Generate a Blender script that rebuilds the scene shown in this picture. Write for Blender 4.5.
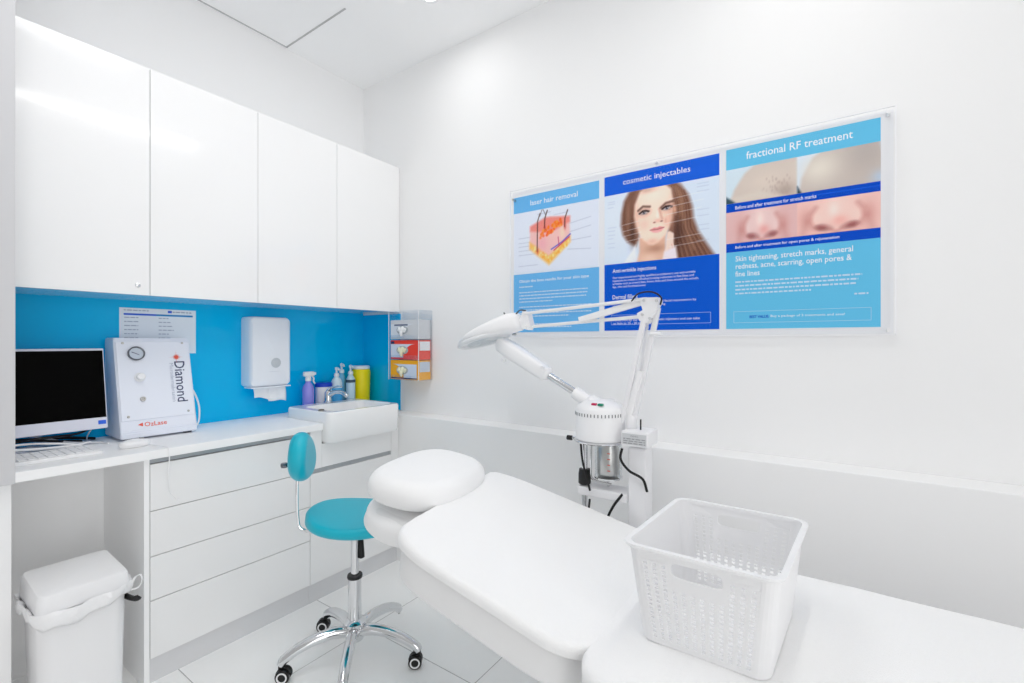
import bpy, bmesh, math, random
import numpy as np
from mathutils import Vector, Matrix
random.seed(4)
rng = np.random.default_rng(3)
sc = bpy.context.scene
for o in list(bpy.data.objects): bpy.data.objects.remove(o)
C = sc.collection
PI = math.pi

# ---------------------------------------------------------------- camera, world, light, exposure
cd = bpy.data.cameras.new('camera'); cam = bpy.data.objects.new('camera', cd); C.objects.link(cam)
cd.sensor_width = 36; cd.lens = 466 / 1024 * 36; cd.clip_start = .02
cam.location = (2.70, -2.08, 1.345)
cam.rotation_euler = (math.radians(90), 0, math.atan(323 / 466))
sc.camera = cam
w = bpy.data.worlds.new('daylight'); sc.world = w; w.use_nodes = True
bg = w.node_tree.nodes['Background']
bg.inputs[0].default_value = (1, 1, 1, 1); bg.inputs[1].default_value = .69
sc.cycles.max_bounces = 14; sc.cycles.diffuse_bounces = 10; sc.cycles.glossy_bounces = 5; sc.cycles.transparent_max_bounces = 32
vs = sc.view_settings
vs.view_transform = 'Standard'; vs.look = 'None'; vs.gamma = 1; vs.exposure = -.53; vs.use_curve_mapping = False

def area(name, loc, rot, sx, sy, power, col=(1, .99, .97)):
    l = bpy.data.lights.new(name, 'AREA'); l.shape = 'RECTANGLE'; l.size = sx; l.size_y = sy; l.energy = power; l.color = col
    o = bpy.data.objects.new(name, l); o.location = loc; o.rotation_euler = rot; C.objects.link(o); return o
area('ceiling_light_glow', (2.60, -1.27, 3.02), (0, 0, 0), .09, 1.85, 4)
area('side_fill', (4.9, -2.7, 1.25), (0, math.radians(90), 0), 2.3, 2.4, 50, (1, 1, 1))  # added soft fill from the right for cabinets and floor, no known source
area('ceiling_fill', (1.35, -1.45, 3.06), (0, 0, 0), .7, .7, 9, (1, 1, 1))  # added overhead fill that lifts the corner and floor
area('downlight_glow', (1.01, -.38, 3.085), (0, 0, 0), .1, .1, 1.8)

# ---------------------------------------------------------------- materials
def lin(c):
    return tuple((x / 255 / 12.92 if x / 255 <= .04045 else ((x / 255 + .055) / 1.055) ** 2.4) for x in c) + (1,)
MATS = {}
def mat(name, rgb, rough=.5, metal=0, bump=0, scale=60, emit=0, coat=0, spec=.5, alpha=1, trans=0, ior=1.45):
    if name in MATS: return MATS[name]
    m = bpy.data.materials.new(name); m.use_nodes = True; nt = m.node_tree; p = nt.nodes['Principled BSDF']
    p.inputs['Base Color'].default_value = lin(rgb); p.inputs['Roughness'].default_value = rough
    p.inputs['Metallic'].default_value = metal; p.inputs['Specular IOR Level'].default_value = spec
    p.inputs['Coat Weight'].default_value = coat; p.inputs['Coat Roughness'].default_value = .05
    p.inputs['Alpha'].default_value = alpha; p.inputs['Transmission Weight'].default_value = trans; p.inputs['IOR'].default_value = ior
    if emit: p.inputs['Emission Color'].default_value = lin(rgb); p.inputs['Emission Strength'].default_value = emit
    tc = nt.nodes.new('ShaderNodeTexCoord'); nz = nt.nodes.new('ShaderNodeTexNoise')
    nz.inputs['Scale'].default_value = scale; nt.links.new(tc.outputs['Object'], nz.inputs['Vector'])
    if bump:
        b = nt.nodes.new('ShaderNodeBump'); b.inputs['Strength'].default_value = bump; b.inputs['Distance'].default_value = .01
        nt.links.new(nz.outputs[0], b.inputs['Height']); nt.links.new(b.outputs[0], p.inputs['Normal'])
    else:
        r = nt.nodes.new('ShaderNodeMapRange'); r.inputs['To Min'].default_value = max(0, rough - .02); r.inputs['To Max'].default_value = rough + .02
        nt.links.new(nz.outputs[0], r.inputs['Value']); nt.links.new(r.outputs[0], p.inputs['Roughness'])
    MATS[name] = m; return m
def clear_mat(name, tint=(255, 255, 255), gloss=.08, rough=.02):
    m = bpy.data.materials.new(name); m.use_nodes = True; nt = m.node_tree; nt.nodes.clear()
    o = nt.nodes.new('ShaderNodeOutputMaterial'); t = nt.nodes.new('ShaderNodeBsdfTransparent'); g = nt.nodes.new('ShaderNodeBsdfGlossy')
    t.inputs[0].default_value = lin(tint); g.inputs['Roughness'].default_value = rough
    fr = nt.nodes.new('ShaderNodeFresnel'); fr.inputs[0].default_value = 1.45
    mx = nt.nodes.new('ShaderNodeMixShader'); mu = nt.nodes.new('ShaderNodeMath'); mu.operation = 'MULTIPLY'; mu.inputs[1].default_value = gloss
    nt.links.new(fr.outputs[0], mu.inputs[0]); nt.links.new(mu.outputs[0], mx.inputs[0])
    nt.links.new(t.outputs[0], mx.inputs[1]); nt.links.new(g.outputs[0], mx.inputs[2]); nt.links.new(mx.outputs[0], o.inputs[0])
    MATS[name] = m; return m

wall_m = mat('wall_paint', (245, 245, 245), .75, bump=.03, scale=250)
ceil_m = mat('ceiling_paint', (250, 250, 250), .85)
cab_m = mat('gloss_white_laminate', (244, 244, 244), .12, coat=.3)
kick_m = mat('kick_laminate', (222, 222, 224), .3)
chan_m = mat('channel_grey', (178, 182, 186), .35, .3)
dark_m = mat('shadow_gap', (120, 122, 125), .6)
bench_m = mat('bench_white', (250, 250, 250), .5, spec=.25)
knee_m = mat('matt_white_panel', (252, 252, 252), .6)
under_m = mat('gloss_underside', (236, 240, 244), .08, coat=.6)
blue_m = mat('blue_glass', (0, 190, 244), .08, spec=.25)
ceram_m = mat('ceramic', (248, 248, 248), .08, coat=.6)
chrome_m = mat('chrome', (225, 226, 228), .08, 1)
steel_m = mat('brushed_steel', (205, 203, 200), .3, 1, bump=.02, scale=200)
white_pl = mat('white_plastic', (242, 242, 243), .35)
white_metal = mat('white_enamel', (238, 238, 240), .3)
grey_pl = mat('grey_plastic', (150, 152, 156), .4)
black_pl = mat('black_plastic', (18, 18, 19), .35)
black_cab = mat('black_cable', (22, 22, 24), .5)
towel_m = mat('white_towelling', (250, 250, 250), .95, bump=.25, scale=420)
vinyl_w = mat('white_vinyl', (240, 240, 240), .45, bump=.04)
teal_m = mat('teal_vinyl', (22, 182, 204), .32, bump=.03, scale=140)
basket_m = mat('basket_plastic', (241, 241, 242), .4)
bag_m = mat('bin_bag', (248, 248, 249), .3, bump=.35, scale=30)
paper_m = mat('paper', (225, 230, 240), .8)
tissue_m = mat('tissue', (248, 249, 250), .9, bump=.1, scale=120)
disp_m = mat('dispenser_plastic', (246, 249, 254), .3)
glove_m = mat('latex', (238, 236, 205), .7)
acrylic = clear_mat('acrylic_sheet', gloss=.15)
acrylic_edge = mat('acrylic_edge', (250, 250, 252), .2)
clear_pl = clear_mat('clear_plastic', (250, 252, 253), .35, .05)
purple_m = mat('purple_liquid', (150, 146, 232), .15, coat=.5)
yellow_m = mat('sharps_yellow', (252, 230, 0), .35)
bluelid_m = mat('blue_lid', (12, 62, 190), .35)
screen_m = mat('dark_screen', (1, 1, 1), .35, spec=.05)
monitor_m = mat('monitor_white', (222, 224, 236), .35)
bluelogo_m = mat('blue_badge', (40, 100, 220), .4)
ink_m = mat('ink_navy', (60, 68, 105), .6)
inkg_m = mat('ink_grey', (168, 175, 194), .6)
red_ink = mat('ink_red', (232, 92, 70), .6)
green_m = mat('green_switch', (20, 140, 110), .4); red_m = mat('red_switch', (200, 40, 90), .4)
P1B = mat('print_sky_blue', (112, 190, 245), .6, spec=.1); P2B = mat('print_royal', (0, 92, 215), .6, spec=.1); P3B = mat('print_cyan', (105, 200, 240), .6, spec=.1)
PHB = mat('print_header_royal', (24, 100, 228), .6, spec=.1); PDB = mat('print_deep', (0, 78, 205), .6, spec=.1); PPW = mat('print_paper', (244, 248, 255), .6, spec=.1)
TXW = mat('print_white_text', (250, 252, 255), .6); TXL = mat('print_pale_text', (205, 228, 250), .6)
lamp_m = mat('light_diffuser', (255, 253, 250), .5, emit=11)

def floor_mat():
    m = bpy.data.materials.new('floor_tiles'); m.use_nodes = True; nt = m.node_tree; p = nt.nodes['Principled BSDF']
    tc = nt.nodes.new('ShaderNodeTexCoord'); mp = nt.nodes.new('ShaderNodeMapping')
    # grout lines at x = .895 + k*.64, y = -.666 + k*.622
    mp.inputs['Location'].default_value = (-(.895 - .64), -(-.666 - .622), 0)
    br = nt.nodes.new('ShaderNodeTexBrick'); br.offset = 0; br.squash = 1
    br.inputs['Scale'].default_value = 1; br.inputs['Brick Width'].default_value = .64; br.inputs['Row Height'].default_value = .622
    br.inputs['Mortar Size'].default_value = .0022; br.inputs['Mortar Smooth'].default_value = .2
    br.inputs['Color1'].default_value = lin((253, 253, 252)); br.inputs['Color2'].default_value = lin((251, 251, 251)); br.inputs['Mortar'].default_value = lin((186, 185, 184))
    nt.links.new(tc.outputs['Object'], mp.inputs[0]); nt.links.new(mp.outputs[0], br.inputs[0])
    nz = nt.nodes.new('ShaderNodeTexNoise'); nz.inputs['Scale'].default_value = 3; nz.inputs['Detail'].default_value = 6
    nt.links.new(tc.outputs['Object'], nz.inputs['Vector'])
    mr = nt.nodes.new('ShaderNodeMapRange'); mr.inputs['To Min'].default_value = .96; mr.inputs['To Max'].default_value = 1.03
    nt.links.new(nz.outputs[0], mr.inputs[0])
    mx = nt.nodes.new('ShaderNodeMix'); mx.data_type = 'RGBA'; mx.blend_type = 'MULTIPLY'; mx.inputs['Factor'].default_value = 1
    nt.links.new(br.outputs[0], mx.inputs[6]); nt.links.new(mr.outputs[0], mx.inputs[7]); nt.links.new(mx.outputs[2], p.inputs['Base Color'])
    p.inputs['Roughness'].default_value = .28
    return m

# ---------------------------------------------------------------- mesh helpers
def box(bm, x0, x1, y0, y1, z0, z1, bev=0, seg=2):
    t = bmesh.new()
    bmesh.ops.create_cube(t, size=1, matrix=Matrix.Translation(((x0 + x1) / 2, (y0 + y1) / 2, (z0 + z1) / 2)) @ Matrix.Diagonal((abs(x1 - x0), abs(y1 - y0), abs(z1 - z0), 1)))
    if bev: bmesh.ops.bevel(t, geom=list(t.edges), offset=bev, segments=seg, profile=.5, affect='EDGES')
    merge(bm, t); return bm
def merge(bm, t, M=None):
    if M is not None: bmesh.ops.transform(t, matrix=M, verts=t.verts)
    me = bpy.data.meshes.new('tmp'); t.to_mesh(me); t.free(); bm.from_mesh(me); bpy.data.meshes.remove(me)
def frames(pts):
    pts = [Vector(p) for p in pts]; out = []; up = None
    for i, p in enumerate(pts):
        a = pts[max(0, i - 1)]; b = pts[min(len(pts) - 1, i + 1)]; d = (b - a).normalized()
        if up is None:
            r = Vector((0, 0, 1)) if abs(d.z) < .9 else Vector((1, 0, 0)); up = (r - d * r.dot(d)).normalized()
        else: up = (up - d * up.dot(d)).normalized()
        out.append((p, d, up, d.cross(up)))
    return out
def tube(bm, pts, r, seg=10, cap=True, sx=1.0):
    rs = r if isinstance(r, (list, tuple)) else [r] * len(pts); rings = []
    for (p, d, u, s), rr in zip(frames(pts), rs):
        rings.append([bm.verts.new(p + (u * math.cos(2 * PI * k / seg) * sx + s * math.sin(2 * PI * k / seg)) * rr) for k in range(seg)])
    for a, b in zip(rings, rings[1:]):
        for k in range(seg): bm.faces.new((a[k], a[(k + 1) % seg], b[(k + 1) % seg], b[k]))
    if cap: bm.faces.new(rings[0][::-1]); bm.faces.new(rings[-1])
    return bm
def cat(pts, n=8):
    P = [Vector(p) for p in pts]; P = [P[0] * 2 - P[1]] + P + [P[-1] * 2 - P[-2]]; out = []
    for i in range(1, len(P) - 2):
        for k in range(n):
            t = k / n; a, b, c, d = P[i - 1:i + 3]
            out.append(.5 * ((2 * b) + (c - a) * t + (2 * a - 5 * b + 4 * c - d) * t * t + (3 * b - a - 3 * c + d) * t ** 3))
    out.append(P[-2]); return out
def lathe(bm, prof, c=(0, 0, 0), seg=24, M=None):
    t = bmesh.new(); rings = []
    for r, z in prof:
        if r < 1e-5: rings.append([t.verts.new((0, 0, z))])
        else: rings.append([t.verts.new((r * math.cos(2 * PI * k / seg), r * math.sin(2 * PI * k / seg), z)) for k in range(seg)])
    for a, b in zip(rings, rings[1:]):
        for k in range(seg):
            k2 = (k + 1) % seg
            if len(a) == 1 and len(b) == 1: continue
            if len(a) == 1: t.faces.new((a[0], b[k2], b[k]))
            elif len(b) == 1: t.faces.new((a[k], a[k2], b[0]))
            else: t.faces.new((a[k], a[k2], b[k2], b[k]))
    bmesh.ops.recalc_face_normals(t, faces=t.faces)
    merge(bm, t, Matrix.Translation(c) @ (M if M is not None else Matrix())); return bm
def cyl(bm, a, b, r, r2=None, seg=20):
    return tube(bm, [a, b], [r, r if r2 is None else r2], seg)
def superell(a, b, n, N):
    out = []
    for k in range(N):
        t = 2 * PI * k / N; c, s = math.cos(t), math.sin(t)
        out.append((a * math.copysign(abs(c) ** (2 / n), c), b * math.copysign(abs(s) ** (2 / n), s)))
    return out
def cushion(bm, ax, ay, h, n=3, edge=.04, crown=.01, N=64, M=None, fn=None, under=True, rings=7):
    """rounded upholstered slab centred on the origin, base at z=0; fn(x,y,z)->(x,y,z) shapes it"""
    t = bmesh.new(); prof = []
    e = min(edge, h / 2)
    for k in range(rings): # bottom round
        a = PI / 2 * k / (rings - 1); prof.append((e - e * math.sin(a), e - e * math.cos(a)))
    for k in range(rings): a = PI / 2 * k / (rings - 1); prof.append((e - e * math.cos(a), h - e + e * math.sin(a)))
    R = []
    def ring(ins, z, sc_=1.0): R.append([t.verts.new((x * sc_, y * sc_, z)) for x, y in superell(ax - ins, ay - ins, n, N)])
    for s_ in (.3, .65): ring(e, 0, s_)
    for ins, z in prof: ring(ins, z)
    for s_ in (.9, .75, .55, .35, .15): ring(e, h + crown * (1 - s_ * s_), s_)
    for a, b in zip(R, R[1:]):
        for k in range(N): t.faces.new((a[k], a[(k + 1) % N], b[(k + 1) % N], b[k]))
    t.faces.new(R[0][::-1]); t.faces.new(R[-1])
    if fn:
        for v in t.verts: v.co = Vector(fn(*v.co))
    merge(bm, t, M); return bm
def loft(bm, secs, cap=True):
    rings = [[bm.verts.new(p) for p in s] for s in secs]; n = len(rings[0])
    for a, b in zip(rings, rings[1:]):
        for k in range(n): bm.faces.new((a[k], a[(k + 1) % n], b[(k + 1) % n], b[k]))
    if cap: bm.faces.new(rings[0][::-1]); bm.faces.new(rings[-1])
    return bm
def obj(name, bm, m, parent=None, smooth=False, origin=None, sharp=35):
    bmesh.ops.recalc_face_normals(bm, faces=bm.faces)
    base = Vector((0, 0, 0))
    if parent is not None:
        q = parent
        while q is not None: base += q.location; q = q.parent
    elif origin is not None: base = Vector(origin)
    else:
        xs = [v.co for v in bm.verts]
        base = Vector(((min(v.x for v in xs) + max(v.x for v in xs)) / 2, (min(v.y for v in xs) + max(v.y for v in xs)) / 2, min(v.z for v in xs)))
    bmesh.ops.translate(bm, vec=-base, verts=bm.verts)
    me = bpy.data.meshes.new(name); 
    for f in bm.faces: f.smooth = bool(smooth)
    if smooth:
        lim = math.radians(sharp)
        for e in bm.edges:
            if len(e.link_faces) == 2 and e.calc_face_angle(0) > lim: e.smooth = False
    bm.to_mesh(me); bm.free()
    for mm in (m if isinstance(m, (list, tuple)) else [m]): me.materials.append(mm)
    o = bpy.data.objects.new(name, me); C.objects.link(o)
    if parent is not None: o.parent = parent
    else: o.location = base
    return o
def tag(o, label, cat_, group=None):
    o['label'] = label; o['category'] = cat_
    if group: o['group'] = group
    return o
def thing(name, loc, label, cat_, group=None):
    o = bpy.data.objects.new(name, None); o.location = loc; o.empty_display_size = .05; C.objects.link(o)
    return tag(o, label, cat_, group)
def struct(name, bm, m, smooth=False, origin=None):
    o = obj(name, bm, m, smooth=smooth, origin=origin); o['kind'] = 'structure'; return o
def B(*a, **k): return box(bmesh.new(), *a, **k)
def dup(root, delta, label, group=None):
    r = root.copy(); C.objects.link(r); r.location = root.location + Vector(delta); r['label'] = label
    if group: r['group'] = group
    def rec(a, b):
        for ch in a.children:
            c = ch.copy(); C.objects.link(c); c.parent = b; rec(ch, c)
    rec(root, r); return r
# lettering: plane 'Y' faces -Y (poster wall), plane 'X' faces +X (cabinet wall); M overrides
def text_bm(body, width=None, height=None, bold=0.0, align='LEFT'):
    cu = bpy.data.curves.new('t', 'FONT'); cu.body = body; cu.size = 1; cu.offset = bold; cu.resolution_u = 2; cu.align_x = align; cu.space_line = 1.0
    o = bpy.data.objects.new('t', cu); C.objects.link(o); bpy.context.view_layer.update()
    me = bpy.data.meshes.new_from_object(o.evaluated_get(bpy.context.evaluated_depsgraph_get()))
    bpy.data.objects.remove(o); bpy.data.curves.remove(cu)
    t = bmesh.new(); t.from_mesh(me); bpy.data.meshes.remove(me)
    xs = [v.co.x for v in t.verts]; ys = [v.co.y for v in t.verts]; x0, x1, y0, y1 = min(xs), max(xs), min(ys), max(ys)
    s = (width / (x1 - x0)) if width else 1; s2 = (height / (y1 - y0)) if height else s
    if not width: s = s2
    for v in t.verts: v.co.x = (v.co.x - x0) * s; v.co.y = (v.co.y - y1) * s2   # origin = top left
    return t
MY = lambda x, y, z: Matrix.Translation((x, y, z)) @ Matrix.Rotation(PI / 2, 4, 'X')
MX = lambda x, y, z: Matrix.Translation((x, y, z)) @ Matrix.Rotation(PI / 2, 4, 'Z') @ Matrix.Rotation(PI / 2, 4, 'X')
def text(bm, body, M, **k): merge(bm, text_bm(body, **k), M); return bm
def rectY(bm, x0, x1, y, z0, z1):
    bm.faces.new([bm.verts.new(p) for p in ((x0, y, z0), (x1, y, z0), (x1, y, z1), (x0, y, z1))])
def rectX(bm, x, y0, y1, z0, z1):
    bm.faces.new([bm.verts.new(p) for p in ((x, y0, z0), (x, y1, z0), (x, y1, z1), (x, y0, z1))])
def lines(rect, a0, a1, ztop, n, pitch, h, last=.6, ragged=.06, seed=1):
    """rows of unreadably small print as word-sized strokes; rect(u0,u1,z0,z1) adds one"""
    r = random.Random(seed)
    for i in range(n):
        end = a1 - r.random() * ragged * (a1 - a0) if i < n - 1 else a0 + last * (a1 - a0); u = a0; z = ztop - i * pitch
        while u < end:
            wd = min(r.uniform(.006, .022), end - u)
            rect(u, u + wd, z - h, z); u += wd + .0035
# painted print: a fine grid whose point colours are computed by the functions below
class Paint:
    def __init__(s, W, H, asp, bgc):
        s.W, s.H = W, H; s.X, s.Y = np.meshgrid(np.linspace(0, asp, W), np.linspace(0, 1, H)); s.c = np.zeros((H, W, 3)) + np.array(bgc) / 255.
        s.px = 1.0 / H
    def mix(s, a, col): s.c += (np.array(col) / 255. - s.c) * np.clip(a, 0, 1)[..., None]
    def ell(s, cx, cy, rx, ry, col, soft=.02, rot=0, al=1.0):
        t = math.radians(rot); dx, dy = s.X - cx, s.Y - cy; u = dx * math.cos(t) + dy * math.sin(t); v = -dx * math.sin(t) + dy * math.cos(t)
        d = (np.sqrt((u / rx) ** 2 + (v / ry) ** 2) - 1) * min(rx, ry); s.mix(al * (.5 - d / (2 * max(soft, s.px))), col)
    def glow(s, cx, cy, rx, ry, col, al=.5, rot=0):
        t = math.radians(rot); dx, dy = s.X - cx, s.Y - cy; u = dx * math.cos(t) + dy * math.sin(t); v = -dx * math.sin(t) + dy * math.cos(t)
        s.mix(al * np.exp(-((u / rx) ** 2 + (v / ry) ** 2)), col)
    def poly(s, pts, col, soft=.012, al=1.0):
        ins = np.zeros(s.X.shape, bool); dm = np.full(s.X.shape, 9.)
        for (x0, y0), (x1, y1) in zip(pts, pts[1:] + pts[:1]):
            if y0 != y1: ins ^= ((y0 > s.Y) != (y1 > s.Y)) & (s.X < (x1 - x0) * (s.Y - y0) / (y1 - y0) + x0)
            dm = np.minimum(dm, s.seg(x0, y0, x1, y1))
        s.mix(al * (.5 + np.where(ins, dm, -dm) / (2 * max(soft, s.px))), col)
    def seg(s, x0, y0, x1, y1):
        L = (x1 - x0) ** 2 + (y1 - y0) ** 2 + 1e-9; t = np.clip(((s.X - x0) * (x1 - x0) + (s.Y - y0) * (y1 - y0)) / L, 0, 1)
        return np.hypot(s.X - x0 - t * (x1 - x0), s.Y - y0 - t * (y1 - y0))
    def line(s, pts, wd, col, al=1.0, soft=None):
        d = np.full(s.X.shape, 9.)
        for (x0, y0), (x1, y1) in zip(pts, pts[1:]): d = np.minimum(d, s.seg(x0, y0, x1, y1))
        s.mix(al * (.5 - (d - wd) / (2 * (soft or s.px))), col)
    def build(s, name, x0, x1, y, z0, z1, parent):
        W, H = s.W, s.H; me = bpy.data.meshes.new(name); base = parent.location
        xs = np.linspace(x0, x1, W) - base.x; zs = np.linspace(z1, z0, H) - base.z
        co = np.zeros((H, W, 3)); co[..., 0] = xs; co[..., 1] = y - base.y; co[..., 2] = zs[:, None]
        idx = np.arange(W * H).reshape(H, W)
        f = np.stack([idx[1:, :-1], idx[1:, 1:], idx[:-1, 1:], idx[:-1, :-1]], -1).reshape(-1, 4)
        me.from_pydata(co.reshape(-1, 3).tolist(), [], f.tolist())
        ca = me.color_attributes.new('ink', 'FLOAT_COLOR', 'POINT'); c = np.clip(s.c * 1.07, 0, 1).reshape(-1, 3)
        c = np.where(c <= .04045, c / 12.92, ((c + .055) / 1.055) ** 2.4); rgba = np.ones((W * H, 4)); rgba[:, :3] = c
        ca.data.foreach_set('color', rgba.ravel().astype(np.float32))
        if 'printed_ink' not in MATS:
            m = bpy.data.materials.new('printed_ink'); m.use_nodes = True; nt = m.node_tree; a = nt.nodes.new('ShaderNodeAttribute'); a.attribute_name = 'ink'
            nt.links.new(a.outputs['Color'], nt.nodes['Principled BSDF'].inputs['Base Color']); nt.nodes['Principled BSDF'].inputs['Roughness'].default_value = .6; nt.nodes['Principled BSDF'].inputs['Specular IOR Level'].default_value = .1; MATS['printed_ink'] = m
        me.materials.append(MATS['printed_ink']); o = bpy.data.objects.new(name, me); C.objects.link(o); o.parent = parent; return o

# ================================================================ setting
struct('floor', B(-.1, 4.6, -3.4, .1, -.1, 0), floor_mat(), origin=(0, 0, 0))
struct('wall_back', B(-.1, 4.6, 0, .1, 0, 3.1), wall_m)
struct('wall_left', B(-.1, 0, -3.4, 0, 0, 3.1), wall_m)
struct('ceiling', B(-.1, 4.6, -3.4, .1, 3.1, 3.2), ceil_m)
# unseen right wall and window frame, added as a surround for the side fill
bm = B(4.6, 4.7, -.30, .1, 0, 3.1); box(bm, 4.6, 4.7, -3.9, -.30, 2.7, 3.1); box(bm, 4.6, 4.7, -3.9, -.30, 0, .08)
struct('wall_right', bm, wall_m)
bm = B(4.62, 4.68, -.36, -.30, .08, 2.7); box(bm, 4.62, 4.68, -3.9, -.36, 2.64, 2.7); box(bm, 4.62, 4.68, -3.9, -.36, .08, .14); box(bm, 4.62, 4.68, -2.13, -2.07, .14, 2.64)
struct('added_window_1', bm, white_metal)
# half-height ledge along the poster wall
struct('trim_1', B(.405, 4.6, -.13, 0, 0, .90, bev=.004), wall_m)
# plasterboard joint of the ceiling hatch
bm = B(.008, .018, -1.40, -.557, 3.0985, 3.1); box(bm, .008, .58, -.567, -.557, 3.0985, 3.1)
struct('trim_2', bm, mat('joint_grey', (188, 188, 189), .8))
# wall return beside the desk
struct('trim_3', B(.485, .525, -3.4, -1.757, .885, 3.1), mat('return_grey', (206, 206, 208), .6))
# splashbacks
struct('trim_4', B(.0, .006, -3.0, -.006, .905, 1.56), blue_m)
struct('trim_5', B(.006, .377, -.006, 0, .90, 1.525), blue_m)

# ================================================================ ceiling lights
t = thing('linear_ceiling_light', (2.6, -1.27, 3.1), 'long slim white linear light fitting on the ceiling', 'ceiling light')
obj('housing', B(2.54, 2.66, -2.22, -.31, 3.045, 3.1, bev=.004), white_metal, t)
obj('diffuser', B(2.55, 2.65, -2.21, -.32, 3.028, 3.0449, bev=.003), lamp_m, t)
t = thing('ceiling_fill_panel', (1.35, -1.45, 3.1), 'added square flat white fill panel in the ceiling above the stool, out of view', 'ceiling light')  # unseen glowing panel, added to go with the overhead fill
obj('frame', B(.98, 1.72, -1.82, -1.08, 3.088, 3.1, bev=.002), white_metal, t)
obj('diffuser', B(1.0, 1.70, -1.80, -1.10, 3.082, 3.0879), mat('panel_diffuser', (255, 255, 255), .5, emit=2), t)
t = thing('recessed_downlight', (1.01, -.38, 3.1), 'small round recessed downlight in the ceiling at the top edge', 'ceiling light')
bm = bmesh.new(); lathe(bm, [(.04, -.002), (.055, -.006), (.058, -.001), (.058, 0)], (1.01, -.38, 3.1)); obj('trim_ring', bm, white_metal, t, True)
bm = bmesh.new(); lathe(bm, [(0, -.0015), (.04, -.0015), (.04, -.0005), (0, -.0005)], (1.01, -.38, 3.1)); obj('lens', bm, lamp_m, t)

# ================================================================ wall cabinets
ys = [-1.79, -1.348, -.909, -.467, -.002]
cab_lab = ['white gloss wall cupboard above the monitor, small round lock at its lower right',
           'white gloss wall cupboard above the pinned notice and the bench machine',
           'white gloss wall cupboard above the paper towel dispenser',
           'white gloss wall cupboard in the corner above the basin']
for i in range(4):
    a, b = ys[i], ys[i + 1]
    t = thing('wall_cupboard', ((.18), (a + b) / 2, 1.535), cab_lab[i], 'cupboard', 'wall cupboards')
    bm = B(.007, .3515, a + .0005, b - .0005, 1.537, 2.472); obj('carcass', bm, under_m, t)
    obj('door', B(.352, .370, a + .0012, b - .0012, 1.535, 2.474, bev=.0012), cab_m, t)
    if i == 0:
        bm = bmesh.new(); lathe(bm, [(0, .004), (.006, .004), (.009, .002), (.0095, 0)], (.370, -1.389, 1.574), 16, Matrix.Rotation(PI / 2, 4, 'Y')); obj('lock', bm, chrome_m, t, True)
# ================================================================ base units
def unit_front(parent, name, y0, y1, z0, z1): return obj(name, B(.482, .50, y0, y1, z0, z1, bev=.0012), cab_m, parent)
t = thing('drawer_cabinet', (.25, -1.05, 0), 'wide white four-drawer cabinet under the bench behind the stool', 'cabinet')
obj('carcass', B(.007, .478, -1.389, -.7125, .10, .884), dark_m, t)
obj('kickboard', B(.40, .485, -1.389, -.7125, 0, .096), kick_m, t)
obj('finger_channel', B(.4782, .49, -1.389, -.7125, .8655, .884), chan_m, t)
zz = [.10, .328, .501, .679, .864]
for a, b in zip(zz, zz[1:]): unit_front(t, 'drawer', -1.388, -.714, a + .0015, b - .0015)
t = thing('basin_cabinet', (.25, -.42, 0), 'white one-door cabinet under the basin in the corner', 'cabinet')
obj('carcass', B(.007, .4775, -.7115, -.19, .10, .80), dark_m, t)
obj('side_panel', B(.478, .50, -.7115, -.6475, .6875, .884, bev=.001), cab_m, t)
obj('kickboard', B(.40, .485, -.7115, -.1305, 0, .0985), kick_m, t)
obj('finger_channel', B(.4782, .49, -.7115, -.185, .665, .687), chan_m, t)
obj('filler_panel', B(.30, .50, -.184, -.1305, .099, .885), cab_m, t)
unit_front(t, 'door', -.7115, -.1855, .10, .664); unit_front(t, 'fixed_panel', -.6465, -.1855, .688, .811)
t = tag(obj('desk_side_panel', B(.007, .50, -1.4085, -1.3905, 0, .884, bev=.001), knee_m), 'upright white end panel between the knee space and the drawers', 'panel')
t = thing('desk_end_cabinet', (.25, -2.1, 0), 'plain white cabinet front at the far left edge under the desk', 'cabinet')
obj('carcass', B(.007, .48, -2.6, -1.762, 0, .884), cab_m, t)
obj('door', B(.482, .50, -2.6, -1.762, .05, .884, bev=.001), cab_m, t)
tag(obj('knee_space_back_panel', B(.007, .02, -1.761, -1.409, 0, .884), knee_m), 'white back panel of the desk knee space behind the bin', 'panel')
# benchtop (L-cut around the basin)
bm = B(.007, .52, -3.0, -.650, .886, .92, bev=.003); box(bm, .007, .148, -.6498, -.007, .886, .9198, bev=.002)
box(bm, .1482, .40, -.163, -.132, .886, .9196)
tag(obj('benchtop', bm, bench_m), 'long white benchtop running along the blue splashback', 'worktop')

# ================================================================ basin and tap
t = thing('wash_basin', (.34, -.405, .79), 'white ceramic square semi-recessed wash basin in the corner', 'basin')
x0, x1, y0, y1, zb, zt = .150, .562, -.645, -.165, .812, .976
def rrect(x0, x1, y0, y1, r, z, n=6):
    out = []
    for cx, cy, a0 in ((x1 - r, y1 - r, 0), (x0 + r, y1 - r, 90), (x0 + r, y0 + r, 180), (x1 - r, y0 + r, 270)):
        for k in range(n + 1):
            a = math.radians(a0 + 90 * k / n); out.append(Vector((cx + r * math.cos(a), cy + r * math.sin(a), z)))
    return out
bm = bmesh.new(); S = []
for ins, z, r in ((.03, zb, .03), (.008, zb + .004, .035), (.0, zb + .02, .04), (0, zt - .012, .035), (.002, zt - .004, .035), (.007, zt, .03)): S.append(rrect(x0 + ins, x1 - ins, y0 + ins, y1 - ins, r, z))
bx0, bx1, by0, by1 = .230, .535, -.595, -.190
for ins, z, r in ((0, zt, .05), (.006, zt - .006, .05), (.015, .89, .06), (.05, .868, .06), (.12, .862, .03)): S.append(rrect(bx0 + ins, bx1 - ins, by0 + ins, by1 - ins, r, z))
obj('bowl', loft(bm, S), ceram_m, t, True)
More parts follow.
